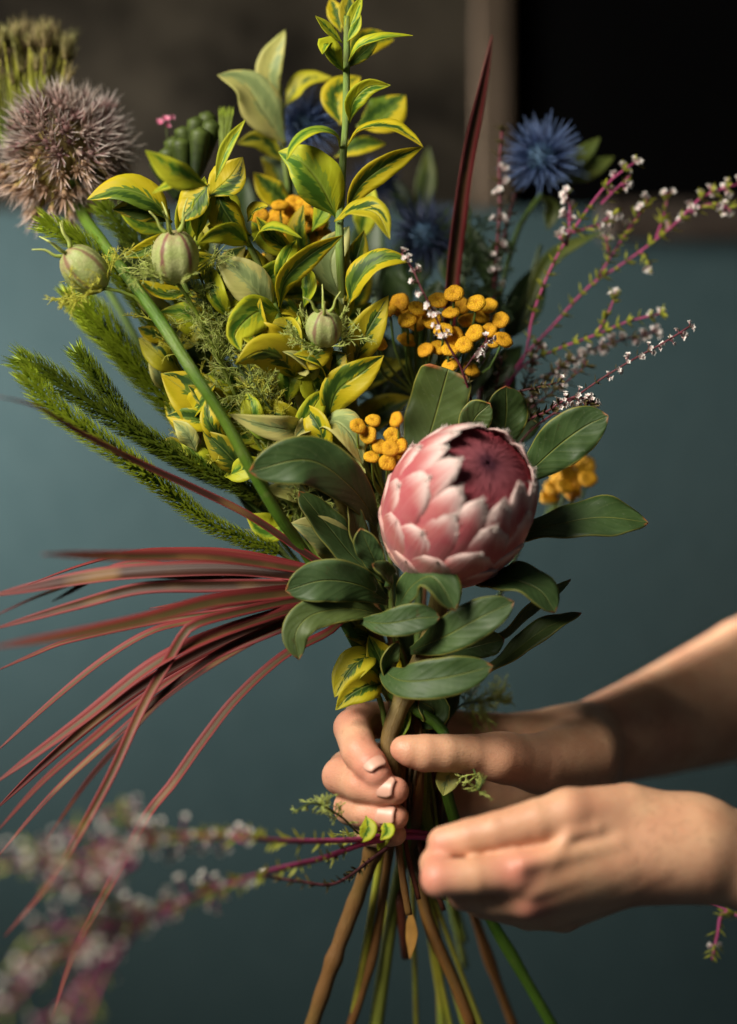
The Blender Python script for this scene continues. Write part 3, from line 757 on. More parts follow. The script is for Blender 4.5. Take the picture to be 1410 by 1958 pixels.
    PL([(730, 1100, -.004), (690, 1040, -.012), (668, 960, -.016)], 54, fold=.35, roll=35)
    PL([(735, 1105, -.01), (712, 1060, -.022), (690, 1010, -.03)], 60, fold=.3, roll=-30, wave=.15)
    PL([(745, 1125, -.008), (735, 1095, -.028), (712, 1080, -.036)], 44, fold=.4, roll=20, wave=.25)
    PL([(740, 1150, .0), (690, 1120, -.018), (620, 1110, -.028), (546, 1130, -.03)], 92, fold=.2, roll=-30, wave=.16, face=(0, -1, .6))
    PL([(745, 1185, .0), (680, 1165, -.02), (600, 1175, -.03), (566, 1210, -.034), (572, 1262, -.034)], 72, fold=.25, roll=-15, wave=.08, face=(-.2, -1, .6))
    PL([(700, 1140, .004), (660, 1150, .0), (620, 1170, .0)], 110, fold=.1, roll=20)
    PL([(760, 1165, -.006), (790, 1120, -.034), (830, 1105, -.048), (872, 1168, -.052)], 88, fold=.25, roll=-20, wave=.1)
    PL([(690, 1188, -.02), (740, 1192, -.034), (800, 1182, -.04), (842, 1180, -.04)], 66, fold=.15, roll=8)
    PL([(786, 1245, -.006), (850, 1218, -.034), (920, 1180, -.044), (984, 1150, -.044)], 84, fold=.15, roll=5, wave=.08)
    PL([(728, 1278, -.004), (770, 1302, -.035), (850, 1296, -.045), (944, 1274, -.046)], 84, fold=.12, roll=4, wave=.1)
    PL([(905, 1115, -.008), (970, 1108, -.03), (1030, 1128, -.038), (1062, 1172, -.04)], 92, fold=.22, roll=-18, face=(0, -1, .5))
    PL([(900, 1300, .01), (960, 1265, .0), (1040, 1205, -.006), (1112, 1172, -.004)], 62, fold=.2, roll=-40)
    PL([(900, 1220, .01), (960, 1215, .006), (1010, 1165, .004), (1092, 1108, .004)], 32, fold=.3, roll=50)
    PL([(860, 1250, .012), (910, 1235, .004), (965, 1222, .002)], 60, fold=.2, roll=30)
    PL([(800, 1270, .01), (850, 1255, .004), (920, 1265, .004)], 60, fold=.2, roll=-20)
    PL([(745, 1330, .0), (740, 1265, -.016), (762, 1225, -.02)], 44, fold=.5, roll=40)
    PL([(800, 1390, .01), (830, 1360, .0), (800, 1340, -.004)], 70, fold=.2)
protea()

# ---- red cordyline blades -----------------------------------------------------
tc = thing("cordyline_shoot", P(680, 1140, .0), "sheaf of long drooping dark red strap blades sweeping out beside the protea", "foliage plant")
put("stem", stem_mesh(route([(640, 1110, .0), (690, 1150, .004)], 765, .012, [(766, 1630, .004), (770, 1760, -.004), (775, 1830, -.008)]), 12, 9, M['stem_red'], 30, 10), tc)
BL = [
    ([(660, 1105, .0), (608, 1091, .0), (454, 1059, -.01), (318, 1054, -.012), (254, 1059, -.012), (159, 1082, -.012), (54, 1118, -.012)], 18, 30),
    ([(660, 1108, -.004), (599, 1095, -.015), (408, 1068, -.05), (227, 1066, -.09), (80, 1060, -.13)], 30, 10),
    ([(660, 1112, .0), (604, 1108, .0), (454, 1092, .01), (272, 1096, .02), (159, 1108, .03), (-20, 1140, .04)], 40, 15),
    ([(650, 1118, .004), (545, 1102, .01), (420, 1110, .02), (204, 1105, .035), (91, 1136, .04), (-15, 1180, .05)], 22, 40),
    ([(655, 1120, .0), (549, 1118, .0), (400, 1120, .012), (272, 1125, .02), (159, 1154, .024), (-15, 1204, .028)], 26, -30),
    ([(640, 1128, .0), (545, 1132, .0), (431, 1145, .0), (286, 1163, .004)], 10, 20),
    ([(640, 1130, -.006), (554, 1136, -.02), (408, 1155, -.05), (272, 1191, -.08), (136, 1218, -.11), (-20, 1240, -.14)], 38, 12),
    ([(650, 1140, -.004), (558, 1150, -.010), (454, 1172, -.024), (385, 1190, -.032), (357, 1206, -.034), (318, 1272, -.034), (272, 1354, -.036), (204, 1500, -.05), (100, 1680, -.075), (10, 1790, -.09)], 20, -10),
    ([(640, 1140, .0), (520, 1160, -.006), (363, 1190, -.016), (290, 1209, -.02), (204, 1259, -.022), (113, 1331, -.024), (-10, 1440, -.026)], 17, 20),
    ([(640, 1138, .0), (470, 1165, .0), (300, 1188, .004), (127, 1227, .01), (59, 1254, .012), (-12, 1285, .014)], 13, -20),
    ([(650, 1148, -.004), (563, 1168, -.014), (408, 1218, -.028), (295, 1272, -.034), (159, 1377, -.036), (-12, 1500, -.036)], 30, 14),
    ([(650, 1152, .0), (563, 1181, .0), (454, 1213, -.006), (318, 1281, -.012), (204, 1359, -.015), (90, 1455, -.016), (-10, 1550, -.016)], 24, -45),
    ([(650, 1156, -.004), (563, 1186, -.012), (431, 1245, -.024), (318, 1327, -.03), (245, 1390, -.033), (113, 1508, -.035), (-10, 1645, -.036)], 20, 18),
    ([(640, 1160, .002), (545, 1200, .008), (400, 1260, .016), (272, 1336, .024), (182, 1409, .03), (82, 1495, .034), (-10, 1595, .038)], 17, -15),
    ([(660, 1180, -.006), (631, 1209, -.012), (545, 1254, -.02), (454, 1336, -.026), (386, 1422, -.03), (331, 1500, -.033), (284, 1558, -.036), (227, 1666, -.042), (147, 1813, -.05), (100, 1945, -.056)], 22, 10),
    ([(640, 1166, .0), (500, 1220, .016), (320, 1330, .035), (218, 1436, .045), (163, 1500, .05), (85, 1612, .056)], 13, 0),
    ([(640, 1125, .006), (500, 1125, .012), (380, 1105, .02), (250, 1080, .03), (100, 1150, .045)], 24, 25),
    ([(640, 1150, .006), (540, 1150, .014), (440, 1160, .02), (360, 1180, .025)], 20, -30),
]
for pts, w, roll in BL:
    leaf(tc, pts, w * 1.08, mat='cordyline', roll=roll, fold=.45, prof='blade', nv=44, nu=4, wave=.02, name="blade", thick=.0004, twist=rng.uniform(-40, 40), face=(-.1, -1, .5))
def lone_blade(label, pts, w, roll, tail):
    t = thing("red_cordyline", P(*pts[0]), label, "leaf", "single red cordyline blades")
    leaf(t, pts, w, mat='cordyline', roll=roll, fold=.5, prof='blade', nv=40, nu=4, wave=.02, name="blade", twist=15)
    put("stem", stem_mesh(tail, 4, 5, M['stem_red'], 24, 8), t)
lone_blade("single red blade standing upright by itself in front of the wooden post", [(855, 640, .04), (868, 480, .045), (893, 300, .05), (922, 160, .052), (941, 68, .052)], 36, 30,
           [(855, 640, .04), (840, 800, .04), (815, 1100, .035), (800, 1400, .03), (800, 1600, .02), (850, 1740, .02)])
lone_blade("single thin red blade arching in front of the green foxtails", [(690, 1108, -.006), (620, 1082, -.012), (480, 990, -.022), (380, 940, -.03), (272, 890, -.045), (204, 856, -.06), (136, 819, -.075), (68, 778, -.095), (-5, 758, -.115)], 19, 20,
           [(690, 1108, -.004), (740, 1200, .0), (775, 1400, .004), (775, 1600, .0), (800, 1720, .0)])

# ---- foxtails -------------------------------------------------------------------
def foxtail(label, pts, w, mat, n=1500, hook=0.25, tail=(850, 1720, .02)):
    t = thing("foxtail_sprig", P(*pts[-1]), label, "sprig", "green foxtail sprigs")
    full = list(pts) + [(690, 1180, .03), (790 + rng.uniform(-25, 25), 1420, .02), tail]
    put("stem", stem_mesh(full, 3, 4, M['stem_green'], 50, 7), t)
    c = spline([P(*p) for p in pts], 80); tt, nn, bb = frames(c)
    mb = MB()
    n = int(n * .72)
    for q in range(n):
        v = (q + rng.random()) / n
        i = v * 79; i0 = int(i)
        a = q * 2.399963 + rng.normal(0, .2)
        rad = math.cos(a) * nn[i0] + math.sin(a) * bb[i0]
        L = px(w) * .62 * (0.75 + .35 * min(1, (1 - v) * 1.2)) * rng.uniform(.8, 1.15) * (1.0 if v > .05 else 1.05)
        tt_ = -tt[i0]                       # towards the tip
        p0 = c[i0] + rad * px(2)
        lean = .95 if v > .06 else 1.6
        d1 = nrm(rad + tt_ * lean * .5); d2 = nrm(rad * .8 + tt_ * (lean + .5))
        p1 = p0 + d1 * L * .6; p2 = p1 + d2 * L * .65
        Vt, Ft, Ut = blade_tri(p0, p1, p2, px(4.2), nrm(np.cross(rad, tt_)))
        mb.add(Vt, Ft, [(u, (1 - v) * .8 + .2 * s) for u, s in Ut])
    put("needles", mb.me("needles", M[mat]), t)["kind"] = "stuff"
foxtail("long dark green foxtail sprig, tip level with the tallest of three", [(44, 690, -.02), (76, 708, -.02), (119, 732, -.02), (204, 790, -.016), (289, 842, -.01), (385, 895, .0), (500, 950, .01)], 48, 'foxtail_dark', 1700)
foxtail("long bright green foxtail sprig running just above the thin red blade", [(55, 722, -.026), (102, 777, -.026), (153, 814, -.024), (211, 855, -.02), (272, 899, -.014), (330, 945, -.004), (400, 1000, .002), (540, 1060, .01)], 46, 'foxtail', 1900)
foxtail("short thin dark foxtail sprig lying between two thicker ones", [(150, 676, -.006), (184, 722, -.004), (218, 769, .0), (259, 821, .006), (340, 880, .014), (440, 930, .02)], 38, 'foxtail_dark', 1300)
foxtail("soft lime green foxtail sprig below the purple striped pod", [(168, 590, .02), (204, 633, .022), (252, 693, .024), (306, 753, .026), (350, 800, .028), (430, 890, .03)], 62, 'foxtail', 1700)
foxtail("small bright foxtail tip showing just under the purple striped pod", [(132, 560, .03), (165, 610, .032), (215, 660, .034), (290, 740, .036)], 40, 'foxtail', 900)
foxtail("green foxtail tip peeping out under the mauve allium head", [(90, 428, .012), (130, 448, .014), (180, 480, .016), (240, 540, .02), (330, 680, .03)], 46, 'foxtail', 1300)
foxtail("dark foxtail sprig half hidden behind the green allium stalk", [(200, 400, .03), (250, 450, .03), (310, 520, .03), (380, 640, .032), (460, 800, .034)], 50, 'foxtail_dark', 1200)

# ---- allium -----------------------------------------------------------------------
def floret_mesh(kind):
    mb = MB()
    L = 1.0
    c = np.array([(0, 0, -.60), (0.01, 0, -.2), (0, 0, .0)])
    V, F, U = tube_data(c, [.022, .022, .03], 4, False); mb.add(V, F, [(u, v * .35) for u, v in U])
    V, F, U = lathe([(.02, -.01), (.075, .06), (.085, .13), (.05, .20), (.0, .23)], 6); mb.add(V, F, [(u, .4 + v * .25) for u, v in U])
    for k in range(6):
        a = k * math.pi / 3; d = np.array([math.cos(a), math.sin(a), 0]); s = np.array([-math.sin(a), math.cos(a), 0])
        sp = {'open': .16, 'mid': .09, 'bud': .03}[kind]
        p0 = d * .05 + [0, 0, .05]; p1 = d * (.07 + sp * .7) + [0, 0, .22]; p2 = d * (.06 + sp * 1.3) + [0, 0, .40]
        V, F, U = blade_tri(p0, p1, p2, .052, s); mb.add(V, F, [(u, .5 + .5 * v) for u, v in U])
        a += .5; d = np.array([math.cos(a), math.sin(a), 0]); s = np.array([-math.sin(a), math.cos(a), 0])
        p1 = d * .10 + [0, 0, .32]; p2 = d * (.16 + sp * .6) + [0, 0, .60]
        V, F, U = blade_tri(d * .03 + [0, 0, .1], p1, p2, .028, s); mb.add(V, F, [(u, .7 + .3 * v) for u, v in U])
    return mb
def allium():
    C = P(126, 290, .05); R = px(156, .05)
    t = thing("allium", C, "round mauve allium head on a thick green stalk", "flower")
    put("stem", stem_mesh(route([(136, 330, .048), (157, 408, .035), (200, 466, .015), (300, 603, -.020), (370, 712, -.038), (430, 805, -.038), (485, 905, -.034), (532, 985, -.026), (580, 1052, -.012), (660, 1190, .0), (740, 1320, .0)], 850, -.004,
        [(930, 1740, .0), (982, 1835, -.01), (1072, 1990, -.02)]), 10.8, 11.5, M['stem_allium'], 90, 14, 5, .05), t)
    V, F, U = lathe([(0, -1), (.5, -.86), (.86, -.5), (1, 0), (.86, .5), (.5, .86), (0, 1)], 14)
    put("core", mesh("core", V * R * .40 + C, F, M['allium_core'], U), t)
    ms = {(m, k): None for m in ('floret_mauve', 'floret_straw') for k in ('open', 'mid', 'bud')}
    for (m, k) in ms: ms[(m, k)] = floret_mesh(k).me("floret", M[m])
    n = 240
    for i in range(n):
        z = 1 - 2 * (i + .5) / n; a = i * 2.399963
        d = np.array([math.sqrt(1 - z*z) * math.cos(a), math.sqrt(1 - z*z) * math.sin(a), z]) + rng.normal(0, .06, 3)
        d = nrm(d)
        low = d[2] < -.28 + rng.normal(0, .14)
        m = 'floret_straw' if low else 'floret_mauve'
        k = rng.choice(['open', 'mid', 'bud'], p=[.6, .3, .1] if not low else [.15, .35, .5])
        sc = R * .52 * rng.uniform(.78, 1.2)
        dd = nrm(d + rng.normal(0, .24, 3))
        put("floret", ms[(m, k)], t, C + d * R * (rng.uniform(.48, .66) if not low else rng.uniform(.50, .80)), quat_to(dd, rng.uniform(0, 6)), sc * np.array([1.15, 1.15, 1.0]))
    return
allium()
def allium_bud():
    C = P(58, 250, .075)
    t = thing("budding_allium", C, "greenish budding allium head standing behind the mauve one", "flower")
    put("stem", stem_mesh(route([(58, 265, .075), (160, 470, .085), (330, 760, .055), (560, 1080, .05)], 838, .04, [(870, 1720, .05)]), 8, 7, M['stem_green'], 50, 10), t)
    ms = [floret_mesh(k).me("bud_floret", M['floret_green']) for k in ('bud', 'mid')]
    sm = MB()
    for i in range(110):
        x = rng.uniform(-85, 78); dd = rng.uniform(-.02, .02)
        y = 78 + .0016 * x * x * 3 + rng.choice([0, 0, 1]) * rng.uniform(0, 90) + rng.uniform(-12, 22)
        p = P(58 + x, y, .075 + dd); base = P(58 + x * .6, 285, .075 + dd * .6)
        V, F, U = tube_data(np.array([base, (p + base) / 2 + rng.normal(0, .001, 3), p]), [px(1.5), px(1.6), px(2)], 5, False); sm.add(V, F, U)
        put("bud_floret", ms[i % 2], t, p, quat_to(nrm(nrm(p - base) + rng.normal(0, .18, 3)), rng.uniform(0, 6)), rng.uniform(.017, .026))
    put("flower_stalks", sm.me("flower_stalks", M['stem_yellow']), t)
allium_bud()

# ---- tansy ------------------------------------------------------------------------
def button_mesh(seed, mat):
    r = np.random.default_rng(seed)
    prof = [(.0, .25), (.06, .24), (.13, .30), (.30, .35), (.55, .37), (.80, .33), (.95, .15), (1.0, -.05), (.93, -.28), (.60, -.50), (.2, -.58), (0, -.60)]
    V, F, U = lathe(prof, 18)
    a = np.arctan2(V[:, 1], V[:, 0])
    V = V * (1 + .035 * np.sin(3 * a + seed) + .03 * np.sin(5 * a + 2 * seed))[:, None]
    V = V + r.normal(0, .018, V.shape)
    rad = np.hypot(V[:, 0], V[:, 1])
    return V, F, U, rad
TANSY = {}
for nm in ('tansy', 'tansy_dark'):
    for s in range(3):
        V, F, U, _ = button_mesh(s + 1, nm)
        TANSY[(nm, s)] = mesh("button", V * px(18), F, M[nm], U)
def tansy(label, pos, d0, rpx, hub, tail, mat='tansy', up=.6, gd=.02, gx=800, stemmat='stem_green', r1=9):
    t = thing("tansy", P(*hub), label, "flower", "tansy stems")
    mb = MB()
    hubp = P(*hub)
    c = spline([P(*p) for p in route([hub, ((hub[0] + gx) / 2, (hub[1] + 1400) / 2, (hub[2] + gd) / 2)], gx, gd, tail)], 40)
    V, F, U = tube_data(c, np.linspace(px(4.5), px(r1), 40), 9); mb.add(V, F, U)
    for i, p in enumerate(pos):
        x, y = p[0], p[1]; rr_ = 1.03; dd = d0 + (p[2] if len(p) > 2 else rng.uniform(-.012, .012))
        rr = rr_ * rpx * (p[3] if len(p) > 3 else rng.uniform(.9, 1.08))
        n = nrm([rng.normal(-.05, .28), -.85 + rng.normal(0, .15), up + rng.normal(0, .25)])
        w = P(x, y, dd)
        put("button", TANSY[(mat, i % 3)], t, w, quat_to(n, rng.uniform(0, 6)), rr / 18 * np.array([1, 1, rng.uniform(.62, .85)]))
        m = (w + hubp) / 2 + np.array([(w - hubp)[0] * .2, .006, -.01])
        cc = spline([w - n * px(7), m * .6 + (w - n * px(26)) * .4, hubp], 8)
        V, F, U = tube_data(cc, np.linspace(px(2.6), px(3.2), 8), 6); mb.add(V, F, U)
    put("stem", mb.me("stem", M[stemmat]), t)
    return t
q = lambda L, sc, ox, oy: [(x / sc + ox, y / sc + oy) for x, y in L]
T2 = q([(295, 232), (298, 180), (355, 225), (380, 148), (440, 122), (470, 170), (525, 160), (575, 170), (545, 212), (620, 225), (520, 275), (575, 265), (590, 305), (430, 195), (400, 265), (440, 285), (480, 320), (385, 330), (330, 340), (425, 400), (505, 415), (630, 300), (245, 185), (190, 190), (340, 190), (425, 340), (230, 160), (490, 225), (260, 225), (150, 230), (150, 310), (260, 300)], 2.014, 650, 500)
tansy("tansy with the widest head of orange yellow buttons, above the tall protea leaf", T2, .012, 18.5, (800, 760, .035), [(760, 1690, .01), (738, 1830, 0), (716, 1985, -.01)], gx=800, gd=.01, r1=15)
T3 = q([(860, 1225), (942, 1195), (915, 1275), (880, 1310), (1065, 1190), (1045, 1275), (980, 1335), (1035, 1345), (1065, 1370), (935, 1390), (1020, 1420), (1085, 1330)], 2.82, 380, 380)
tansy("small tansy head of round golden buttons right beside the protea", T3, -.024, 16, (745, 960, .02), [(728, 1640, 0), (702, 1800, -.01), (668, 1985, -.02)], up=.35, gx=752, gd=.0, stemmat='stem_yellow', r1=8.5)
T1 = q([(385, 255), (478, 275), (482, 215), (390, 325), (628, 255), (575, 155), (595, 85), (680, 200), (640, 200), (540, 100), (470, 110), (430, 80), (400, 120), (350, 150), (500, 60), (560, 40), (330, 90), (690, 245), (450, 160), (520, 150), (640, 130), (615, 90), (440, 35), (520, 20), (360, 330), (615, 440)], 2.82, 380, 380)
tansy("orange tansy head half hidden behind the tallest privet stem", T1, .035, 18, (580, 640, .05), [(822, 1700, .03), (840, 1850, .02), (846, 1985, .01)], gx=815, gd=.025, r1=9)
T4 = [(1060, 930), (1085, 905), (1110, 915), (1120, 890), (1095, 940), (1070, 905), (1125, 915), (1105, 880), (1050, 950), (1082, 930)]
tansy("blurred orange tansy head behind the two dark protea leaves", T4, .075, 20, (1000, 1030, .07), [(865, 1690, .05), (890, 1800, .05)], gx=850, gd=.045, r1=6)

# ---- nigella ---------------------------------------------------------------------
def thread(mb, p, d, L, w, depth, spread=.6):
    """branching thread-like leaf"""
    n = 4
    pts = [p]; dd = np.array(d)
    for i in range(n):
        dd = nrm(dd + rng.normal(0, .16, 3)); pts.append(pts[-1] + dd * L / n)
    V, F, U = tube_data(np.array(pts), np.linspace(w, w * .45, n + 1), 4, False); mb.add(V, F, U)
    if depth:
        for k in range(1, n):
            for s in range(rng.integers(1, 3)):
                thread(mb, pts[k], nrm(dd + rng.normal(0, spread, 3)), L * rng.uniform(.3, .5), w * .75, depth - 1, spread)
def nigella(label, x, y, d, rx, ry, axis, tail, fol=(), horns=5, mat='thread', gx=780, gd=.01):
    ax = nrm(axis); C = P(x, y, d)
    t = thing("nigella", C, label, "seed pod", "nigella seed pods")
    seg, m = 30, 13
    V, F, U = lathe([(math.sin(math.pi * i / (m-1)) ** .85, -math.cos(math.pi * i / (m-1))) for i in range(m)], seg)
    a = np.arctan2(V[:, 1], V[:, 0])
    k = 1 - .16 * (1 - np.abs(np.cos(2.5 * a))) ** 2.5
    V = np.stack([V[:, 0] * k * px(rx, d), V[:, 1] * k * px(rx, d), V[:, 2] * px(ry, d)], 1)
    ex = nrm(np.cross(ax, [.2, 1, .1])); ey = np.cross(ax, ex)
    wld = lambda q: C + q[..., :1] * ex + q[..., 1:2] * ey + q[..., 2:3] * ax
    put("pod", mesh("pod", wld(V), F, M['pod'], U), t)
    hm = 0
    for i in range(horns):
        a = i * 2 * math.pi / horns + .3
        r = np.array([math.cos(a), math.sin(a)])
        L = px(ry) * rng.uniform(.7, 1.0)
        p = np.array([[*(r * px(rx) * .25), px(ry) * .90], [*(r * px(rx) * .5), px(ry) * 1.12], [*(r * px(rx) * .62), px(ry) * 1.1 + L * .5], [*(r * px(rx) * (.8 + rng.uniform(0, .5))), px(ry) * 1.05 + L]])
        V, F, U = tube_data(spline(wld(p), 9), np.linspace(px(4), px(1.0), 9), 6)
        put("horn", mesh("horn", V, F, M['thread'], U), t)
    mb = MB()
    for i in range(24):
        a = rng.uniform(0, 6.28); r = np.array([math.cos(a), math.sin(a), 0])
        p0 = wld(np.array([0, 0, -px(ry) * 1.02]))
        dirv = nrm((r[0] * ex + r[1] * ey) * 1.0 + ax * rng.uniform(.1, .9))
        # thread bracts clasp the pod, so start outside its widest girth
        p1 = wld(np.array([r[0] * px(rx) * .9, r[1] * px(rx) * .9, -px(ry) * .55]))
        V, F, U = tube_data(spline([p0, p1 - ax * px(4), p1 + (r[0]*ex + r[1]*ey) * px(6)], 6), px(1.3), 4, False); mb.add(V, F, U)
        thread(mb, p1 + (r[0]*ex + r[1]*ey) * px(6), dirv, px(rx) * rng.uniform(.8, 1.7), px(1.4), 2)
    sp = [(x - ax[0] * ry, y + ax[2] * ry, d)] + list(tail)
    full = route(sp, gx, gd, [(790 + (gx - 790) * 1.6, 1680, gd), (790 + (gx - 790) * 7 + rng.uniform(-12, 12), 1990, gd)])
    cs = spline([P(*p) for p in full], 60)
    for i in range(len(fol)):
        v, n_, L = fol[i]
        for k in range(n_):
            j = int(np.clip((v + rng.uniform(-.05, .05)) * 59, 1, 58))
            thread(mb, cs[j], nrm(np.array([rng.normal(0, .8), rng.normal(-.2, .5), rng.uniform(.1, 1)])), px(L) * rng.uniform(.6, 1.2), px(1.5), 2, .55)
    put("thread_leaves", mb.me("thread_leaves", M[mat]), t)["kind"] = "stuff"
    V, F, U = tube_data(cs, np.linspace(px(3.5), px(5), 60), 8)
    put("stem", mesh("stem", V, F, M['stem_yellow'], U), t)
nigella("purple striped nigella pod with horns pointing away from the bouquet", 163, 516, -.022, 42, 52, (-.55, -.25, .55), [(260, 570, -.015), (340, 680, .0), (450, 850, .015), (600, 1080, .02)], [(.10, 8, 55), (.2, 8, 60)], mat='thread_yellow', gx=770)
nigella("plump pale green nigella pod upright beside the allium stalk", 336, 492, -.024, 46, 52, (-.06, -.35, .95), [(372, 590, -.015), (420, 690, -.005), (500, 860, .012), (620, 1080, .02)], [(.06, 9, 60), (.12, 12, 70), (.2, 14, 80), (.28, 12, 80)], gx=790)
nigella("dull purple nigella pod tucked deep among thread leaves", 450, 586, .0, 34, 40, (-.25, -.3, .9), [(470, 680, .004), (510, 800, .01), (590, 960, .02), (680, 1180, .02)], [(.06, 12, 60), (.13, 12, 70), (.22, 12, 70)], gx=800)
nigella("small round green nigella pod between two privet branches", 620, 628, -.016, 36, 37, (.0, -.5, .85), [(628, 700, -.005), (640, 800, .01), (690, 1000, .03)], [(.05, 7, 46), (.14, 8, 60), (.2, 10, 60)], horns=4, gx=810)
nigella("round green nigella pod low beside the allium stalk", 400, 842, .012, 34, 32, (-.1, -.5, .8), [(430, 900, .02), (520, 1010, .025), (650, 1180, .025)], [(.04, 9, 50), (.12, 10, 60)], mat='thread_yellow', gx=800)
nigella("blurred yellow green nigella pod just above the long dark protea leaf", 535, 846, .03, 40, 36, (.1, -.5, .8), [(560, 930, .03), (650, 1120, .03)], [(.05, 9, 50), (.1, 10, 60)], mat='thread_yellow', gx=805)

# feathery filler: nigella foliage and dark fern
def fern(label, pts, n, L, mat, gx=800, gd=.03, w=1.25, depth=2, name="fern_frond", stem='stem_dark', cat="foliage"):
    t = thing(name, P(*pts[0]), label, cat, "feathery greenery between the flowers")
    full = route(pts, gx, gd, [(gx + rng.uniform(-20, 30), 1690, gd)])
    cs = spline([P(*p) for p in full], 80)
    V, F, U = tube_data(cs, np.linspace(px(2), px(4), 80), 7)
    put("stem", mesh("stem", V, F, M[stem], U), t)
    seglen = np.linalg.norm(np.diff(np.array([P(*p) for p in pts]), axis=0), axis=1).sum() / np.linalg.norm(np.diff(cs, axis=0), axis=1).sum()
    mb = MB(); tt, nn, bb = frames(cs)
    for i in range(n):
        v = rng.random() ** .9 * seglen
        j = int(np.clip(v * 79, 1, 78)); a = rng.uniform(0, 6.28)
        d = nrm((math.cos(a) * nn[j] + math.sin(a) * bb[j]) - tt[j] * .7)
        thread(mb, cs[j], d, px(L) * rng.uniform(.6, 1.2) * (1 - .5 * (1 - v / seglen) ** 3), px(w), depth, .4)
    put("leaflets", mb.me("leaflets", M[mat]), t)["kind"] = "stuff"
fern("fine yellow green feathery sprig in front of the allium stalk", [(380, 520, -.01), (410, 600, -.008), (450, 690, -.004), (510, 790, .0)], 70, 74, 'thread', 790, .0)
fern("fine bright feathery sprig low between the privet leaves", [(470, 680, -.008), (490, 740, -.008), (530, 800, -.004), (590, 900, .01)], 60, 66, 'thread_yellow', 780, .0)
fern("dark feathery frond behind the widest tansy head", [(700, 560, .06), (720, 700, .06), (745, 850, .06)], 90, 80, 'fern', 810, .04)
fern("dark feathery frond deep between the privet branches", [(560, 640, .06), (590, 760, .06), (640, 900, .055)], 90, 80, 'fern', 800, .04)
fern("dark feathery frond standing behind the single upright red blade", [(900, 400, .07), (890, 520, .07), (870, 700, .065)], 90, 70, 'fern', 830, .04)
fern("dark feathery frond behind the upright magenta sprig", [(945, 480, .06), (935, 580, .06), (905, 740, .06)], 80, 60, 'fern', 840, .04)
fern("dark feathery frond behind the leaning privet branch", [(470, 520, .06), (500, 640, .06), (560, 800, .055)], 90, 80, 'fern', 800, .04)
fern("soft green feathery frond drooping over the shaded forearm", [(960, 1330, .05), (930, 1340, .045), (880, 1350, .03)], 40, 55, 'thread', 850, .02)
fern("small blurred green sprig poking out beyond the curled fingers", [(560, 1555, -.05), (600, 1535, -.045), (650, 1560, -.035), (700, 1590, -.02)], 26, 34, 'thread', 760, .0)
fern("wisp of green sprig hanging in front of the tying hand", [(925, 1490, -.05), (915, 1510, -.045), (905, 1470, -.02)], 12, 34, 'thread', 850, .0)

# other greens
def dark_leaves(label, leaves, stem_pts, mat='dark_leaf', name="leafy_stem", group="plain green leafy stems"):
    t = thing(name, P(*stem_pts[-1]), label, "branch", group)
    put("stem", stem_mesh(stem_pts, 3.5, 6, M['stem_dark'], 40, 8), t)
    for pts, w, kw in leaves: leaf(t, pts, w, **{**dict(mat=mat), **kw})
dark_leaves("plain dark green leafy stem behind the pink stemmed sprigs", [
    ([(960, 660, .08), (1000, 590, .085), (1035, 500, .09)], 78, {}),
    ([(1000, 620, .08), (1050, 500, .085), (1155, 440, .09)], 34, dict(mat='moss_leaf')),
    ([(940, 560, .075), (915, 480, .08), (890, 420, .085)], 44, {}),
    ([(930, 520, .07), (960, 470, .07), (990, 480, .07)], 34, {}),
    ([(930, 640, .07), (890, 600, .075), (860, 520, .08)], 60, {}),
    ([(900, 760, .07), (960, 700, .07), (1000, 660, .08)], 60, {})],
    [(1035, 470, .09), (1000, 580, .085), (940, 740, .075), (900, 1000, .06), (850, 1300, .05), (840, 1500, .04), (870, 1720, .05)])
dark_leaves("dark green leafy stem added deep inside the bouquet to darken its gaps", [
    ([(760, 800, .08), (720, 700, .085), (700, 600, .09)], 90, {}),
    ([(770, 780, .08), (800, 680, .085), (820, 600, .09)], 90, {}),
    ([(720, 900, .07), (660, 820, .075), (610, 760, .08)], 100, {}),
    ([(700, 980, .06), (620, 920, .065), (560, 880, .07)], 100, {}),
    ([(730, 1000, .05), (720, 920, .055), (750, 840, .06)], 100, {}),
    ([(640, 640, .085), (600, 560, .09), (590, 480, .095)], 80, {}),
    ([(720, 600, .09), (760, 520, .095), (810, 440, .1)], 80, {}),
    ([(720, 560, .09), (700, 480, .095), (720, 400, .1)], 80, {}),
    ([(690, 1120, .03), (640, 1080, .03), (600, 1020, .035)], 90, {}),
    ([(760, 1180, .03), (720, 1120, .03), (690, 1060, .03)], 90, {}),
    ([(800, 1330, .03), (780, 1260, .03), (760, 1180, .03)], 90, {}),
    ([(830, 1400, .03), (850, 1320, .03), (900, 1280, .03)], 80, {}),
    ([(770, 700, .085), (830, 640, .09), (900, 640, .09)], 70, {})] + [([(x, y, d), (x + a_ * .5, y - 55, d + .004), (x + a_, y - 105, d + .006)], 74, dict(roll=rr)) for x, y, d, a_, rr in
     [(770, 620, .07, -30, 10), (820, 640, .065, 20, -15), (870, 680, .06, 40, 20), (900, 760, .055, 30, -20), (830, 760, .06, -20, 0), (790, 560, .08, 10, 15), (860, 560, .075, 30, -10), (920, 640, .065, 20, 10), (940, 800, .05, 40, -25), (760, 740, .065, -40, 0), (980, 860, .045, 40, 10), (840, 500, .085, 10, 20)]],  # extra leaves added to shade the far forearm and darken the gaps
    [(720, 480, .1), (725, 600, .09), (740, 800, .08), (760, 1100, .05), (800, 1400, .04), (815, 1690, .04)])
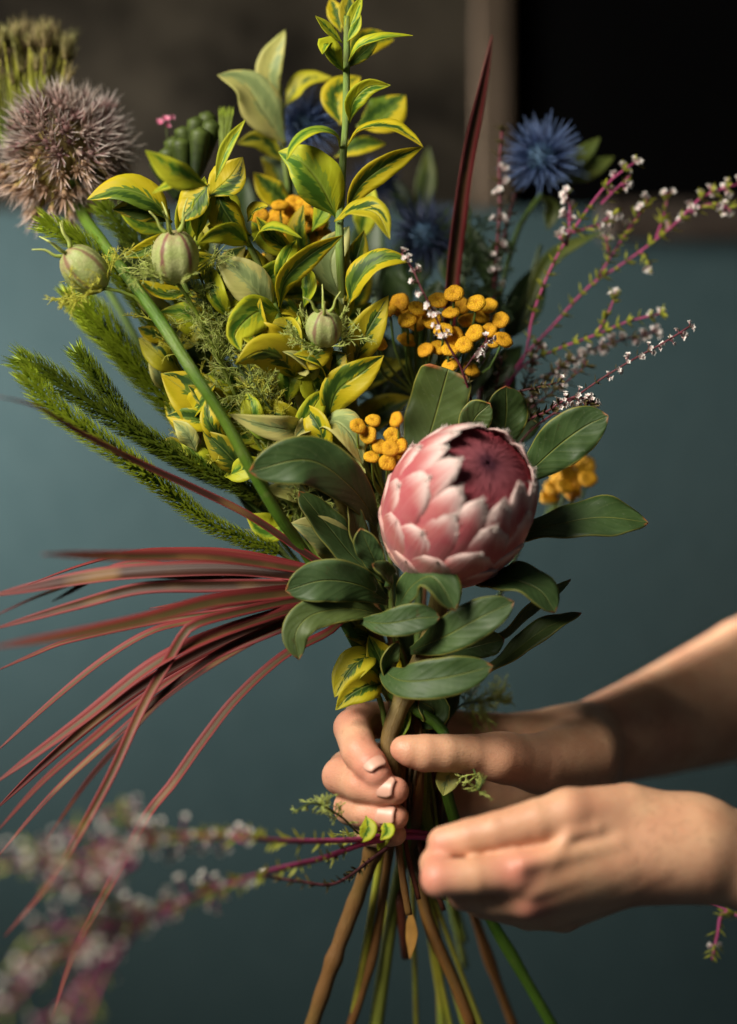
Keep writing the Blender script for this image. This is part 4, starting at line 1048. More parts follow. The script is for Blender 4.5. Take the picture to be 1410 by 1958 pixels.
dark_leaves("blurred moss green leafy stem in front of the brown wall", [
    ([(800, 430, .12), (815, 350, .125), (820, 280, .13)], 44, {}),
    ([(795, 450, .12), (770, 390, .125), (745, 330, .13)], 44, dict(mat='dark_leaf')),
    ([(500, 480, .1), (470, 420, .11), (470, 340, .12)], 60, dict(mat='dark_leaf'))],
    [(812, 330, .125), (790, 480, .12), (770, 800, .1), (790, 1300, .06), (820, 1690, .05)], mat='moss_leaf')
dark_leaves("shaded leafy stem behind the green allium stalk near the foxtails", [
    ([(300, 560, .05), (260, 500, .05), (230, 430, .05)], 60, {}),
    ([(330, 470, .05), (290, 440, .05), (290, 370, .05)], 60, {}),
    ([(420, 640, .05), (360, 560, .05), (340, 480, .05)], 70, {}),
    ([(460, 760, .045), (400, 700, .045), (350, 640, .045)], 70, {}),
    ([(400, 500, .05), (400, 440, .05), (380, 400, .05)], 60, {}),
    ([(540, 900, .04), (470, 860, .045), (420, 820, .045)], 90, {}),
    ([(600, 1010, .035), (520, 980, .035), (450, 930, .035)], 80, {})],
    [(280, 400, .05), (340, 540, .05), (480, 800, .045), (640, 1080, .04), (780, 1400, .03), (800, 1690, .03)])

# ---- green club flower and a tiny pink flower ---------------------------------------
t = thing("green_club_flower", P(370, 340, .04), "dark green head of thick blunt fingers near the budding allium", "flower")
put("stem", stem_mesh(route([(370, 330, .045), (420, 500, .055), (560, 900, .055)], 800, .04, [(830, 1700, .04)]), 6, 6, M['stem_dark'], 40, 8), t)
for (x, y, d, w, h, lean) in [(384, 242, .03, 38, 100, .12), (345, 262, .032, 36, 90, -.15), (408, 228, .036, 36, 92, .25), (376, 222, .042, 34, 90, .05), (350, 240, .045, 34, 80, -.1), (318, 280, .04, 36, 80, -.45), (300, 300, .045, 36, 70, -.6), (400, 212, .05, 34, 90, .1), (330, 260, .05, 36, 90, -.3)]:
    top = P(x, y, d); base = P(365 + (x - 365) * .35, y + h * 1.15, d + .004)
    c = spline([base, (base + top) / 2 + np.array([lean * .002, 0, 0]), top], 14)
    prof = np.interp(np.linspace(0, 1, 14), [0, .5, .8, .92, .98, 1], [.40, .72, .95, .92, .6, .05]) * px(w) * .58
    V, F, U = tube_data(c, prof, 12)
    put("finger", mesh("finger", V, F, M['green_pod'], U), t)
mb = MB()
for i in range(60):
    p0 = P(rng.uniform(418, 436), 300, .035 + rng.uniform(-.006, .006)); p2 = P(rng.uniform(416, 448), rng.uniform(200, 212), .035)
    mb.add(*blade_tri(p0, (p0 + p2) / 2, p2, px(4), np.array([1, 0, 0])))
put("bristles", mb.me("bristles", M['foxtail_dark']), t)["kind"] = "stuff"

def flower_mesh(mat):
    mb = MB()
    for k in range(5):
        a = k * 2 * math.pi / 5; d = np.array([math.cos(a), math.sin(a), 0]); s = np.array([-math.sin(a), math.cos(a), 0])
        mb.add(*blade_tri(d * .1, d * .6 + [0, 0, .35], d * 1.05 + [0, 0, .45], .8, s))
    V, F, U = lathe([(.0, -.8), (.22, -.6), (.3, -.1), (.15, .22), (0, .25)], 6); mb.add(V, F, U * 0.1)
    return mb.me("flower", M[mat])
M['heather_flower_grey'] = uvgrad('heather_flower_grey', (0.50, 0.40, 0.34), (0.70, 0.68, 0.62), trans=0.2, jitter=0.15, lo=0.0, hi=0.5)
FLW = flower_mesh('heather_flower'); FLG = flower_mesh('heather_flower_grey')
M['pink_flower'] = uvgrad('pink_flower', (0.5, 0.10, 0.20), (0.75, 0.35, 0.45), jitter=0.1)
FLP = flower_mesh('pink_flower')
t = thing("pink_wildflower", P(318, 232, .05), "tiny pink flower spray above the dark green fingers", "flower")
put("stem", stem_mesh([(318, 236, .05), (325, 300, .055), (350, 420, .055), (520, 900, .055), (780, 1400, .045), (800, 1690, .045)], 1.5, 3, M['stem_dark'], 40, 6), t)
for i in range(7):
    put("flower", FLP, t, P(318 + rng.normal(0, 8), 232 + rng.normal(0, 8), .05 + rng.normal(0, .003)), quat_to(nrm([rng.normal(0, .6), -1, .5])), px(7))

# ---- thistles -----------------------------------------------------------------------
def thistle(label, x, y, d, r, axis, tail, mat='thistle', leaves=(), n=340):
    C = P(x, y, d); ax = nrm(axis)
    t = thing("thistle", C, label, "flower", "spiky thistle heads")
    put("stem", stem_mesh(route(tail, 830, .04, [(858, 1700, .05), (890, 1850, .05)]), 5, 6, M['stem_green'], 40, 8), t)
    V, F, U = lathe([(math.sin(math.pi * i / 8), -math.cos(math.pi * i / 8)) for i in range(9)], 14)
    put("core", mesh("core", V * px(r, d) * .42 + C, F, M['thistle_cone'], U), t)
    mb = MB()
    for i in range(n):
        z = 1 - 1.75 * (i + .5) / n; a = i * 2.399963
        l = np.array([math.sqrt(1 - z*z) * math.cos(a), math.sqrt(1 - z*z) * math.sin(a), z])
        ex = nrm(np.cross(ax, [.3, 1, .2])); ey = np.cross(ax, ex)
        dr = nrm(l[0] * ex + l[1] * ey + l[2] * ax + rng.normal(0, .06, 3))
        L = px(r, d) * rng.uniform(.72, 1.22)
        Vt, Ft, Ut = tube_data(np.array([C + dr * L * .3, C + dr * L * .6, C + dr * L + rng.normal(0, px(2), 3)]), [px(1.5), px(1.3), px(.3)], 4, False); mb.add(Vt, Ft, Ut)
    put("spikes", mb.me("spikes", M[mat]), t)["kind"] = "stuff"
    for pts, w in leaves: leaf(t, pts, w, mat='moss_leaf', fold=.3)
thistle("bright blue thistle standing clear against the black panel", 1038, 303, .075, 78, (-.05, -.5, .85), [(1035, 370, .08), (990, 440, .08), (950, 600, .08), (900, 900, .07)],
        leaves=[([(1060, 330, .09), (1110, 300, .095), (1148, 262, .1)], 40), ([(1065, 350, .09), (1120, 330, .095), (1175, 300, .1)], 46), ([(1035, 375, .085), (1055, 400, .09), (1048, 440, .09)], 36)])
thistle("blue thistle half hidden behind the tallest privet stem", 588, 238, .085, 64, (0, -.6, .8), [(600, 300, .09), (620, 500, .09), (700, 900, .07)])
thistle("dim blue thistle just below the topmost arching privet leaf", 718, 350, .095, 52, (0, -.6, .8), [(715, 400, .1), (720, 600, .095), (760, 900, .07)], mat='thistle_shade')
thistle("shadow darkened thistle in the gap beside the upright red blade", 815, 455, .085, 78, (.1, -.6, .8), [(810, 530, .085), (800, 700, .08), (790, 900, .06)], mat='thistle_shade')

# ---- pink stemmed heather sprigs ------------------------------------------------------
def sprig(label, pts, f0=.0, f1=.35, nf=30, nl=90, smat='stem_magenta', lmat='heather_leaf', side=(), r=(2.0, 4.2), llen=25, fsize=7.5, spread=13, tail=None, lw=6.5, fl=None):
    """points run from the tip to the bouquet; flowers sit between f0 and f1 of the length"""
    t = thing("heather_sprig", P(*pts[-1]), label, "sprig", "pink stemmed heather sprigs")
    mb = MB(); sm = MB()
    full = list(pts) + (list(tail) if tail else [])
    branches = [(full, 1.0, f0, f1, nf, nl)] + [(b[0], .75 if fl else .6, 0.0, b[1] if len(b) > 1 else .7, b[2] if len(b) > 2 else 8, b[3] if len(b) > 3 else 16) for b in side]
    Lvis = np.linalg.norm(np.diff(np.array([P(*p) for p in pts]), axis=0), axis=1).sum()
    for bi, (bp, k, a0, a1, n_f, n_l) in enumerate(branches):
        m = 60 if bi == 0 else 16
        c = spline([P(*p) for p in bp], m); tt, nn, bb = frames(c)
        tot = np.linalg.norm(np.diff(c, axis=0), axis=1).sum()
        vis = min(1, Lvis / tot) if bi == 0 else 1
        V, F, U = tube_data(c, np.linspace(px(r[0]) * k, px(r[1]) * k, m), 7); sm.add(V, F, U)
        for i in range(n_l):
            v = rng.random() * vis * .96; j = int(v * (m - 1)); a = rng.uniform(0, 6.28)
            rad = math.cos(a) * nn[j] + math.sin(a) * bb[j]
            p0 = c[j]; L = px(llen) * rng.uniform(.6, 1.2)
            d1 = nrm(rad + -tt[j] * .8)
            mb.add(*blade_tri(p0, p0 + d1 * L * .5, p0 + d1 * L * .9 + rad * L * .1, px(lw), nrm(np.cross(rad, tt[j]))))
        ncl = max(1, n_f // 3)
        for i in range(ncl):
            v = (a0 + (a1 - a0) * (i + rng.uniform(.1, .9)) / ncl) * vis
            j = int(np.clip(v * (m - 1), 0, m - 1)); a = rng.uniform(0, 6.28)
            for q_ in range(3):
                a2 = a + rng.normal(0, .8)
                rad = math.cos(a2) * nn[j] + math.sin(a2) * bb[j]
                w = c[j] + rad * px(spread) * rng.uniform(.6, 1.3) - tt[j] * px(rng.uniform(0, 12))
                put("flower", fl or FLW, t, w, quat_to(nrm(rad - tt[j] * .5 + np.array([0, -.3, .2])), rng.uniform(0, 6)), px(fsize) * rng.uniform(.75, 1.15))
                Vt, Ft, Ut = tube_data(np.array([c[j], (c[j] + w) / 2 - tt[j] * px(2), w]), px(1.0), 4, False); sm.add(Vt, Ft, Ut)
    put("stem", sm.me("stem", M[smat]), t)
    o_ = put("needle_leaves", mb.me("needle_leaves", M[lmat]), t); o_["kind"] = "stuff"
def tl(d=.05): return [(900, 860, d), (850, 1150, d), (830, 1420, d * .7), (850, 1690, d * .7)]
sprig("tall pink stemmed sprig with pale flowers ending under the blue thistle leaves", [(1212, 312, .05), (1165, 348, .05), (1110, 420, .05), (1060, 500, .05), (1020, 600, .05), (1000, 690, .05)], .0, .16, 16, 60,
      side=[([(1085, 372, .05), (1090, 400, .05), (1085, 470, .05)], .75, 22, 8), ([(1180, 405, .055), (1140, 430, .055), (1095, 445, .05)], .7, 9, 22), ([(1070, 455, .045), (1085, 470, .05)], .8, 6, 4), ([(1205, 335, .05), (1180, 360, .05), (1150, 390, .05)], .9, 10, 14)], tail=tl())
sprig("longest forked pink stemmed sprig reaching out over the brown ledge", [(1412, 352, .06), (1345, 375, .06), (1300, 420, .06), (1255, 458, .06), (1190, 505, .06), (1130, 545, .06), (1060, 620, .06), (985, 705, .055)], .0, .3, 30, 130,
      side=[([(1238, 388, .06), (1215, 420, .06), (1185, 465, .06), (1135, 545, .06)], .4, 10, 50), ([(1278, 368, .065), (1270, 410, .065), (1255, 455, .06)], .1, 0, 22), ([(1398, 398, .06), (1360, 390, .06), (1320, 405, .06)], .5, 10, 16), ([(1245, 505, .06), (1225, 480, .06)], .6, 4, 10), ([(1160, 460, .055), (1165, 490, .06)], .1, 0, 12)], tail=tl(.055))
sprig("pale pink stemmed sprig level with the tansy, green tipped", [(1262, 600, .05), (1200, 615, .05), (1140, 640, .05), (1060, 670, .05), (990, 710, .05)], .0, .12, 8, 90,
      side=[([(1178, 560, .05), (1165, 595, .05), (1145, 632, .05)], .15, 4, 24)], tail=tl())
sprig("faded sprig of dusty pink flowers between the green tipped and the sharp one", [(1250, 635, .06), (1190, 650, .06), (1130, 670, .06), (1080, 700, .06), (1000, 745, .055)], .0, .75, 60, 40, smat='stem_maroon', lmat='heather_leaf_dark', fsize=6.5, tail=tl())
sprig("sharp sprig dotted with white flowers against the dark teal wall", [(1318, 625, -.02), (1270, 655, -.02), (1215, 685, -.02), (1165, 715, -.018), (1120, 745, -.012), (1060, 790, .01), (1000, 840, .03)], .0, .46, 36, 30, smat='stem_maroon', lmat='heather_leaf_dark', fsize=5.5, spread=11, llen=16, lw=4.5, r=(1.8, 3), tail=[(900, 1000, .04), (840, 1420, .03), (850, 1690, .03)])
sprig("short dark sprig with white flowers just above the upper protea leaf", [(1132, 775, -.01), (1110, 758, -.01), (1080, 765, -.008), (1050, 785, .0), (1000, 815, .015)], .0, .6, 30, 70, smat='stem_maroon', lmat='heather_leaf_dark', fsize=6, llen=18, tail=[(900, 1000, .04), (840, 1420, .03), (850, 1690, .03)],
      side=[([(1072, 730, .0), (1030, 740, .0), (985, 750, .01)], .0, 0, 40), ([(1135, 765, -.01), (1115, 780, -.01), (1090, 790, -.01), (1060, 790, -.005)], .6, 12, 14)])
sprig("dark twiggy sprig full of dry brown leaves behind the upper protea leaf", [(1085, 690, .04), (1050, 720, .04), (1010, 770, .04), (990, 830, .04)], .0, .8, 40, 120, smat='stem_maroon', lmat='heather_leaf_dark', fsize=5.5, tail=tl(),
      side=[([(1120, 700, .04), (1070, 740, .04), (1015, 780, .04)], .7, 14, 40), ([(1030, 660, .045), (1010, 720, .045), (985, 780, .045)], .6, 14, 40), ([(960, 690, .03), (950, 740, .035), (955, 800, .04)], .4, 8, 40)])
sprig("crooked dark sprig with white flowers hanging in front of the tansy", [(768, 484, -.035), (790, 515, -.035), (806, 552, -.034), (830, 598, -.032), (855, 655, -.028), (884, 708, -.02), (905, 800, .0)], .0, .55, 42, 22, smat='stem_maroon', lmat='heather_leaf_dark', fsize=6, spread=10, llen=16, lw=4.5, r=(2, 3.4), tail=[(890, 1000, .03), (830, 1420, .02), (840, 1690, .02)],
      side=[([(938, 645, -.02), (915, 670, -.02), (886, 710, -.02)], .8, 18, 10)])
sprig("upright maroon sprig just in front of the wooden post", [(960, 252, .06), (955, 320, .06), (956, 400, .06), (948, 500, .06), (938, 620, .06)], .2, .8, 24, 80, smat='stem_maroon', lmat='heather_leaf_dark', tail=tl(.055), r=(3, 7), spread=13, fsize=8)
sprig("second maroon stem leaning just beside the upright maroon sprig", [(985, 370, .07), (965, 450, .07), (945, 560, .07), (930, 680, .065)], .3, .8, 8, 60, smat='stem_maroon', lmat='heather_leaf_dark', tail=tl(.055), r=(3, 7))
# sprigs drooping low towards the camera
sprig("upper of two drooping flower sprigs low in front of the teal wall", [(20, 1655, -0.244), (110, 1650, -0.231), (220, 1615, -0.207), (330, 1600, -0.171), (440, 1600, -0.134), (560, 1608, -0.075), (700, 1604, -0.030)], .0, .60, 60, 120, fsize=6.5, spread=30, llen=30, r=(1.8, 6.5), lw=6.5, fl=FLG,
      side=[([(60, 1625, -0.244), (150, 1660, -0.231), (250, 1640, -0.207)], .9, 12, 20), ([(150, 1590, -0.219), (200, 1625, -0.207), (290, 1610, -0.182)], .9, 12, 20), ([(225, 1545, -0.207), (270, 1590, -0.195), (340, 1600, -0.171)], .6, 12, 22), ([(90, 1690, -0.244), (180, 1690, -0.231), (260, 1650, -0.207)], .9, 12, 16)], tail=[(770, 1590, -0.004), (850, 1600, .01)])
sprig("lower of two drooping flower sprigs trailing down past the long red blade", [(10, 1930, -0.268), (90, 1850, -0.244), (190, 1790, -0.219), (300, 1745, -0.182), (410, 1700, -0.146), (520, 1665, -0.090), (620, 1640, -0.055), (700, 1612, -0.030)], .0, .60, 66, 130, fsize=6.5, spread=34, llen=30, r=(1.8, 6.5), lw=6.5, fl=FLG,
      side=[([(20, 1840, -0.255), (90, 1830, -0.244), (190, 1795, -0.219)], .9, 12, 24), ([(80, 1960, -0.268), (150, 1890, -0.244), (230, 1785, -0.207)], .9, 12, 20), ([(160, 1960, -0.255), (200, 1860, -0.231), (270, 1765, -0.195)], .8, 12, 20), ([(140, 1680, -0.231), (210, 1730, -0.219), (300, 1750, -0.182)], .9, 12, 20), ([(60, 1790, -0.255), (150, 1770, -0.231), (260, 1765, -0.207)], .9, 12, 16)], tail=[(780, 1600, -0.006), (850, 1605, .01)])
sprig("short bare leafy sprig just under the pinkish drooping stems", [(505, 1675, -.07), (570, 1685, -.06), (640, 1690, -.045), (715, 1640, -.02)], .0, .1, 0, 60, smat='stem_maroon', lmat='heather_leaf_dark', llen=20, r=(2, 4), lw=6, tail=[(770, 1600, 0)])
sprig("pink stem with a tuft of green hanging below the near wrist", [(1362, 1835, .05), (1372, 1790, .05), (1385, 1745, .05), (1440, 1762, .04)], .0, .3, 0, 40, llen=26, r=(2.5, 4.5), lw=6, side=[([(1440, 1762, .04), (1370, 1730, .05), (1310, 1700, .05), (1200, 1650, .04)], .0, 0, 6)])

# ------------------------------------------------------------------ the person: two hands and forearms as one body
def sdf_body():
    h = .00125
    flush = []
    lo = np.array([P(600, 1900, -.16)[0], -.17, P(0, 1830, -.1)[2]]); hi = np.array([.37, .46, P(0, 1130, .3)[2] + .14])
    dims = np.ceil((hi - lo) / h).astype(int)
    ax_ = [lo[i] + h * np.arange(dims[i]) for i in range(3)]
    def new(): return np.full(dims, .02, np.float32)
    def cone(g, a, b, ra, rb, k=.006, o=np.zeros(3, int)):
        a, b = np.array(a), np.array(b); pad = max(ra, rb) + k + .004
        i0 = np.clip(np.floor((np.minimum(a, b) - pad - lo) / h).astype(int), o, o + g.shape); i1 = np.clip(np.ceil((np.maximum(a, b) + pad - lo) / h).astype(int), o, o + g.shape)
        if np.any(i1 <= i0): return
        sl = tuple(slice(i0[q], i1[q]) for q in range(3))
        X = ax_[0][sl[0]][:, None, None] - a[0]; Yv = ax_[1][sl[1]][None, :, None] - a[1]; Zv = ax_[2][sl[2]][None, None, :] - a[2]
        ba = b - a; L2 = float(ba @ ba) + 1e-12
        t = np.clip((X * ba[0] + Yv * ba[1] + Zv * ba[2]) / L2, 0, 1)
        dd = np.sqrt((X - t * ba[0]) ** 2 + (Yv - t * ba[1]) ** 2 + (Zv - t * ba[2]) ** 2) - (ra + (rb - ra) * t)
        sl = tuple(slice(i0[q] - o[q], i1[q] - o[q]) for q in range(3)); s = g[sl]
        hh = np.clip(.5 + .5 * (s - dd) / k, 0, 1); g[sl] = (s * (1 - hh) + dd * hh - k * hh * (1 - hh)).astype(np.float32)
    def chain(pts, k=.006, g=None):
        """a tapered limb along pts, blended with radius k into what g already holds"""
        g = new() if g is None else g
        w = np.array([P(*p[:3]) for p in pts]); pad = max(px(p[3], p[2]) for p in pts) + .02
        i0 = np.clip(np.floor((w.min(0) - pad - lo) / h).astype(int), 0, dims); i1 = np.clip(np.ceil((w.max(0) + pad - lo) / h).astype(int), 0, dims)
        sl = tuple(slice(i0[q], i1[q]) for q in range(3))
        sub = np.full([i1[q] - i0[q] for q in range(3)], .02, np.float32)
        for i in range(len(pts) - 1):
            cone(sub, w[i], w[i + 1], px(pts[i][3], pts[i][2]), px(pts[i + 1][3], pts[i + 1][2]), .0012, o=i0)
        g[sl] = smin(g[sl], sub, k)
        return g
    def smin(a, b, k):
        m = (a < k * 2) | (b < k * 2)
        hh = np.clip(.5 + .5 * (b - a) / k, 0, 1)
        return (b * (1 - hh) + a * hh - k * hh * (1 - hh)).astype(np.float32)
    # ---------- hand that holds the stems (behind)
    g1 = chain([(2000, 1110, .36, 165), (1720, 1205, .28, 158), (1450, 1312, .20, 134), (1250, 1385, .13, 100), (1100, 1432, .072, 78)], .012)
    chain([(1100, 1425, .065, 74), (960, 1410, .060, 46), (850, 1392, .056, 37)], .012, g1)
    chain([(1100, 1440, .068, 74), (960, 1450, .066, 46), (850, 1448, .060, 37)], .012, g1)
    chain([(1100, 1460, .068, 72), (960, 1495, .066, 44), (855, 1500, .058, 35)], .012, g1)
    chain([(1100, 1475, .065, 68), (980, 1535, .060, 42), (872, 1545, .052, 32)], .012, g1)
    chain([(1120, 1445, .045, 66), (1030, 1460, .020, 58), (955, 1448, -.006, 44)], .012, g1)   # ball of the thumb
    th = chain([(960, 1448, -.000, 44), (900, 1442, -.012, 38), (850, 1440, -.020, 36), (812, 1440, -.023, 36), (785, 1436, -.024, 31), (772, 1432, -.024, 26)], .005)
    f_i = chain([(850, 1392, .056, 37), (760, 1376, .040, 36), (690, 1378, .014, 36), (674, 1392, .002, 36), (688, 1438, -.018, 35), (708, 1462, -.026, 33), (722, 1480, -.030, 28)], .004)
    f_m = chain([(850, 1448, .060, 37), (750, 1450, .044, 36), (665, 1470, .016, 36), (652, 1484, .002, 36), (690, 1500, -.018, 34), (730, 1508, -.026, 32), (756, 1512, -.030, 27)], .004)
    f_r = chain([(855, 1500, .058, 35), (760, 1510, .044, 34), (688, 1530, .018, 34), (672, 1544, .004, 34), (700, 1555, -.014, 31), (734, 1560, -.022, 29), (757, 1562, -.025, 25)], .004)
    f_l = chain([(872, 1545, .052, 32), (780, 1560, .042, 30), (716, 1580, .020, 29), (705, 1590, .008, 28), (728, 1596, -.006, 26), (756, 1596, -.012, 22)], .004)
    fs = f_i
    for f in (f_m, f_r, f_l): fs = smin(fs, f, .0018)
    g1 = smin(g1, th, .007); g1 = smin(g1, fs, .0035)
    # ---------- hand that ties (in front)
    g2 = chain([(2000, 1790, -0.0300, 150), (1700, 1720, -0.0420, 122), (1500, 1664, -0.0500, 102), (1400, 1640, -0.0550, 92), (1330, 1622, -0.0600, 86)], .012)
    for pts in ([(1325, 1612, -0.0650, 80), (1180, 1628, -0.0740, 58), (985, 1668, -0.0880, 41)],
                [(1325, 1625, -0.0620, 78), (1190, 1655, -0.0720, 54), (1010, 1716, -0.0800, 40)],
                [(1325, 1640, -0.0580, 74), (1200, 1678, -0.0640, 50), (1052, 1742, -0.0660, 34)],
                [(1325, 1640, -0.0520, 74), (1200, 1685, -0.0500, 46), (1078, 1752, -0.0500, 30)],
                [(1325, 1600, -0.0600, 74), (1200, 1560, -0.0660, 62), (1088, 1556, -0.0800, 48)],
                [(1200, 1590, -0.0600, 66), (1060, 1620, -0.0600, 50)]):
        chain(pts, .011, g2)
    th2 = chain([(1088, 1556, -0.0800, 47), (1030, 1570, -0.0820, 43), (950, 1590, -0.0820, 38), (900, 1602, -0.0800, 37), (850, 1612, -0.0760, 33)], .005)
    i2 = chain([(985, 1668, -0.0880, 41), (910, 1676, -0.0920, 37), (842, 1680, -0.0920, 37), (836, 1652, -0.0740, 33), (848, 1632, -0.0560, 30), (862, 1622, -0.0480, 25)], .004)
    m2 = chain([(1010, 1716, -0.0800, 40), (950, 1716, -0.0760, 35), (890, 1708, -0.0700, 34), (868, 1680, -0.0500, 31), (872, 1650, -0.0340, 28), (880, 1640, -0.0280, 24)], .004)
    r2 = chain([(1052, 1742, -0.0660, 34), (980, 1738, -0.0580, 31), (925, 1726, -0.0520, 31), (895, 1695, -0.0340, 29), (900, 1665, -0.0220, 26)], .004)
    l2 = chain([(1078, 1752, -0.0500, 29), (1010, 1752, -0.0420, 27), (960, 1736, -0.0340, 26), (930, 1705, -0.0220, 24)], .004)
    fs = i2
    for f in (m2, r2, l2): fs = smin(fs, f, .0022)
    g2 = smin(g2, th2, .004); g2 = smin(g2, fs, .003)
    # tendons and veins on the back of the hand
    for pts in ([(1260, 1604, -0.0740, 8), (1180, 1612, -0.0865, 8), (1100, 1630, -0.0920, 9), (1000, 1652, -0.0980, 12)],
                [(1260, 1632, -0.0720, 8), (1180, 1650, -0.0835, 8), (1100, 1672, -0.0880, 8), (1020, 1702, -0.0910, 11)],
                [(1290, 1662, -0.0700, 6), (1230, 1664, -0.0800, 6), (1180, 1672, -0.0825, 7), (1120, 1702, -0.0805, 7), (1070, 1728, -0.0770, 9)],
                [(1190, 1575, -0.0765, 6), (1140, 1584, -0.0885, 6), (1090, 1596, -0.0925, 6), (1055, 1640, -0.0930, 7), (1035, 1690, -0.0895, 6)],
                [(1330, 1668, -0.0660, 5), (1270, 1660, -0.0835, 5), (1210, 1690, -0.0790, 5), (1150, 1705, -0.0770, 5)]):
        chain(pts, .006, g2)
    g = np.minimum(g1, g2)
    del g1, g2, fs
    # ---------- naive surface nets
    ins = g < 0
    c000 = [ins[i:dims[0]-1+i, j:dims[1]-1+j, k:dims[2]-1+k] for i in (0, 1) for j in (0, 1) for k in (0, 1)]
    cnt = sum(c.astype(np.int8) for c in c000)
    act = (cnt > 0) & (cnt < 8)
    idx = np.full(act.shape, -1, np.int64); cells = np.argwhere(act); idx[act] = np.arange(len(cells))
    acc = np.zeros((len(cells), 3)); num = np.zeros(len(cells))
    cor = [(i, j, k) for i in (0, 1) for j in (0, 1) for k in (0, 1)]
    val = {c: g[cells[:, 0] + c[0], cells[:, 1] + c[1], cells[:, 2] + c[2]] for c in cor}
    for a in cor:
        for q in range(3):
            if a[q] == 0:
                b = list(a); b[q] = 1; b = tuple(b)
                va, vb = val[a], val[b]; m = (va < 0) != (vb < 0)
                t = np.where(m, va / np.where(m, va - vb, 1), 0)
                p = np.array(a, float)[None] + t[:, None] * (np.array(b, float) - np.array(a, float))[None]
                acc[m] += p[m]; num[m] += 1
    V = lo + h * (cells + acc / num[:, None])
    F = []
    for q in range(3):
        sa = [slice(None)] * 3; sb = [slice(None)] * 3
        sa[q] = slice(0, -1); sb[q] = slice(1, None)
        A, B = ins[tuple(sa)], ins[tuple(sb)]
        e = np.argwhere(A != B); dirn = A[A != B]
        u, v = (q + 1) % 3, (q + 2) % 3
        ok = (e[:, u] > 0) & (e[:, v] > 0) & (e[:, u] < dims[u] - 1) & (e[:, v] < dims[v] - 1)
        e, dirn = e[ok], dirn[ok]
        def at(du, dv):
            x = e.copy(); x[:, u] += du; x[:, v] += dv
            return idx[x[:, 0], x[:, 1], x[:, 2]]
        Q = np.stack([at(-1, -1), at(0, -1), at(0, 0), at(-1, 0)], 1)
        Q[~dirn] = Q[~dirn][:, ::-1]
        F.append(Q)
    F = np.concatenate(F); F = F[(F >= 0).all(1)]
    return V, F
Vp, Fp = sdf_body()
pts_flush = [(P(720, 1470, -.03), .016), (P(745, 1510, -.03), .014), (P(740, 1560, -.025), .013), (P(775, 1440, -.06), .02), (P(985, 1668, -0.100), .014), (P(820, 1680, -0.100), .016), (P(830, 1620, -0.090), .013), (P(1020, 1740, -0.090), .012), (P(655, 1480, .0), .012), (P(672, 1385, .0), .012), (P(700, 1440, -.02), .012)]
fl = np.zeros(len(Vp))
for p, r in pts_flush: fl = np.maximum(fl, np.exp(-(np.linalg.norm(Vp - p, axis=1) / r) ** 2))
me = bpy.data.meshes.new("person")
me.vertices.add(len(Vp)); me.vertices.foreach_set("co", Vp.astype(np.float32).ravel())
me.loops.add(Fp.size); me.loops.foreach_set("vertex_index", Fp.astype(np.int32).ravel())
me.polygons.add(len(Fp)); me.polygons.foreach_set("loop_start", np.arange(0, Fp.size, 4, dtype=np.int32)); me.polygons.foreach_set("loop_total", np.full(len(Fp), 4, np.int32))
me.update(calc_edges=True); me.validate()
me.polygons.foreach_set("use_smooth", [True] * len(me.polygons))
a = me.attributes.new("tint", 'FLOAT', 'POINT'); a.data.foreach_set("value", fl.astype(np.float32))
me.materials.append(M['skin'])
person = put("person", me)
tag(person, "bare armed person holding the stems with one hand and tying them with the other", "person")
sm_ = person.modifiers.new("soften", 'SMOOTH'); sm_.factor = .5; sm_.iterations = 5

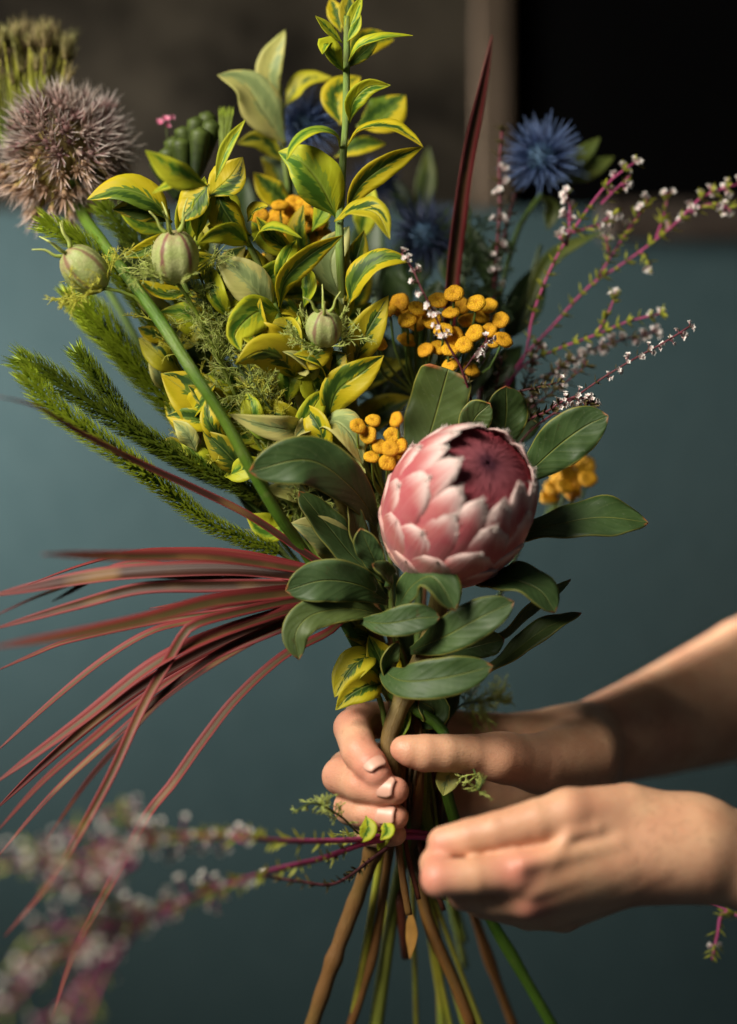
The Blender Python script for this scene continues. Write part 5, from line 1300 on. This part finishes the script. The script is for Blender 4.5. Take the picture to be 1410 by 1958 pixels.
def nail(tip, joint, r, nrmv, L, wid):
    r *= 1.06; wid *= 1.25; L *= 1.25
    """a nail lying on the last finger joint: tip and joint are world points on the bone"""
    tip, joint = np.array(tip), np.array(joint)
    ax = nrm(tip - joint); n = nrm(np.asarray(nrmv, float) - np.dot(nrmv, ax) * ax); s = np.cross(ax, n)
    V, F, U = [], [], []
    nu, nv = 10, 8
    for i in range(nv + 1):
        v = i / nv
        for j in range(nu + 1):
            u = -1 + 2 * j / nu
            w = wid * (1 - .35 * max(0, (v - .6) / .4) ** 2 - .25 * max(0, (.2 - v) / .2) ** 2)
            an = u * w
            rr = r * (1.03 - .10 * max(0, v - .75) - .03 * u * u)
            V.append(tip + ax * (v - .78) * L + (n * math.cos(an) + s * math.sin(an)) * rr); U.append(((u + 1) / 2, v))
    m = nu + 1
    F = [[i*m+j, i*m+j+1, (i+1)*m+j+1, (i+1)*m+j] for i in range(nv) for j in range(nu)]
    ob = put("fingernail", mesh("fingernail", V, F, M['nail'], U), person)
    md = ob.modifiers.new("thickness", 'SOLIDIFY'); md.thickness = .0006; md.offset = -1
nail(P(722, 1480, -.030), P(700, 1452, -.022), px(31), (.25, -1, .25), .0105, .62)
nail(P(756, 1512, -.030), P(725, 1507, -.025), px(29.5), (.1, -1, .3), .0100, .62)
nail(P(757, 1562, -.025), P(728, 1559, -.021), px(27.5), (.1, -1, .25), .0090, .62)
# fine hair on the forearms
nv_ = np.zeros((len(me.vertices), 3), np.float32); me.vertex_normals.foreach_get("vector", nv_.ravel()) if False else None
nn_ = np.array([tuple(v.vector) for v in me.vertex_normals]) if len(me.vertices) < 400000 else None
if nn_ is not None:
    co = np.array([tuple(v.co) for v in me.vertices])
    pick = np.where((co[:, 0] > P(1180, 0, 0)[0]) & (co[:, 0] < .30) & (nn_[:, 1] < .3))[0]
    hb = MB()
    for i in rng.choice(pick, 1500, replace=False):
        n = nn_[i]; d = nrm(np.array([-.9, 0, -.5]) + rng.normal(0, .3, 3)); d = nrm(d - (d @ n) * n * .9 + n * .35)
        L = rng.uniform(.004, .009)
        hb.add(*blade_tri(co[i] - n * .0002, co[i] + d * L * .5, co[i] + d * L - n * L * .1, .00013, nrm(np.cross(d, n))))
    put("arm_hair", hb.me("arm_hair", M['hair']), person)["kind"] = "stuff"
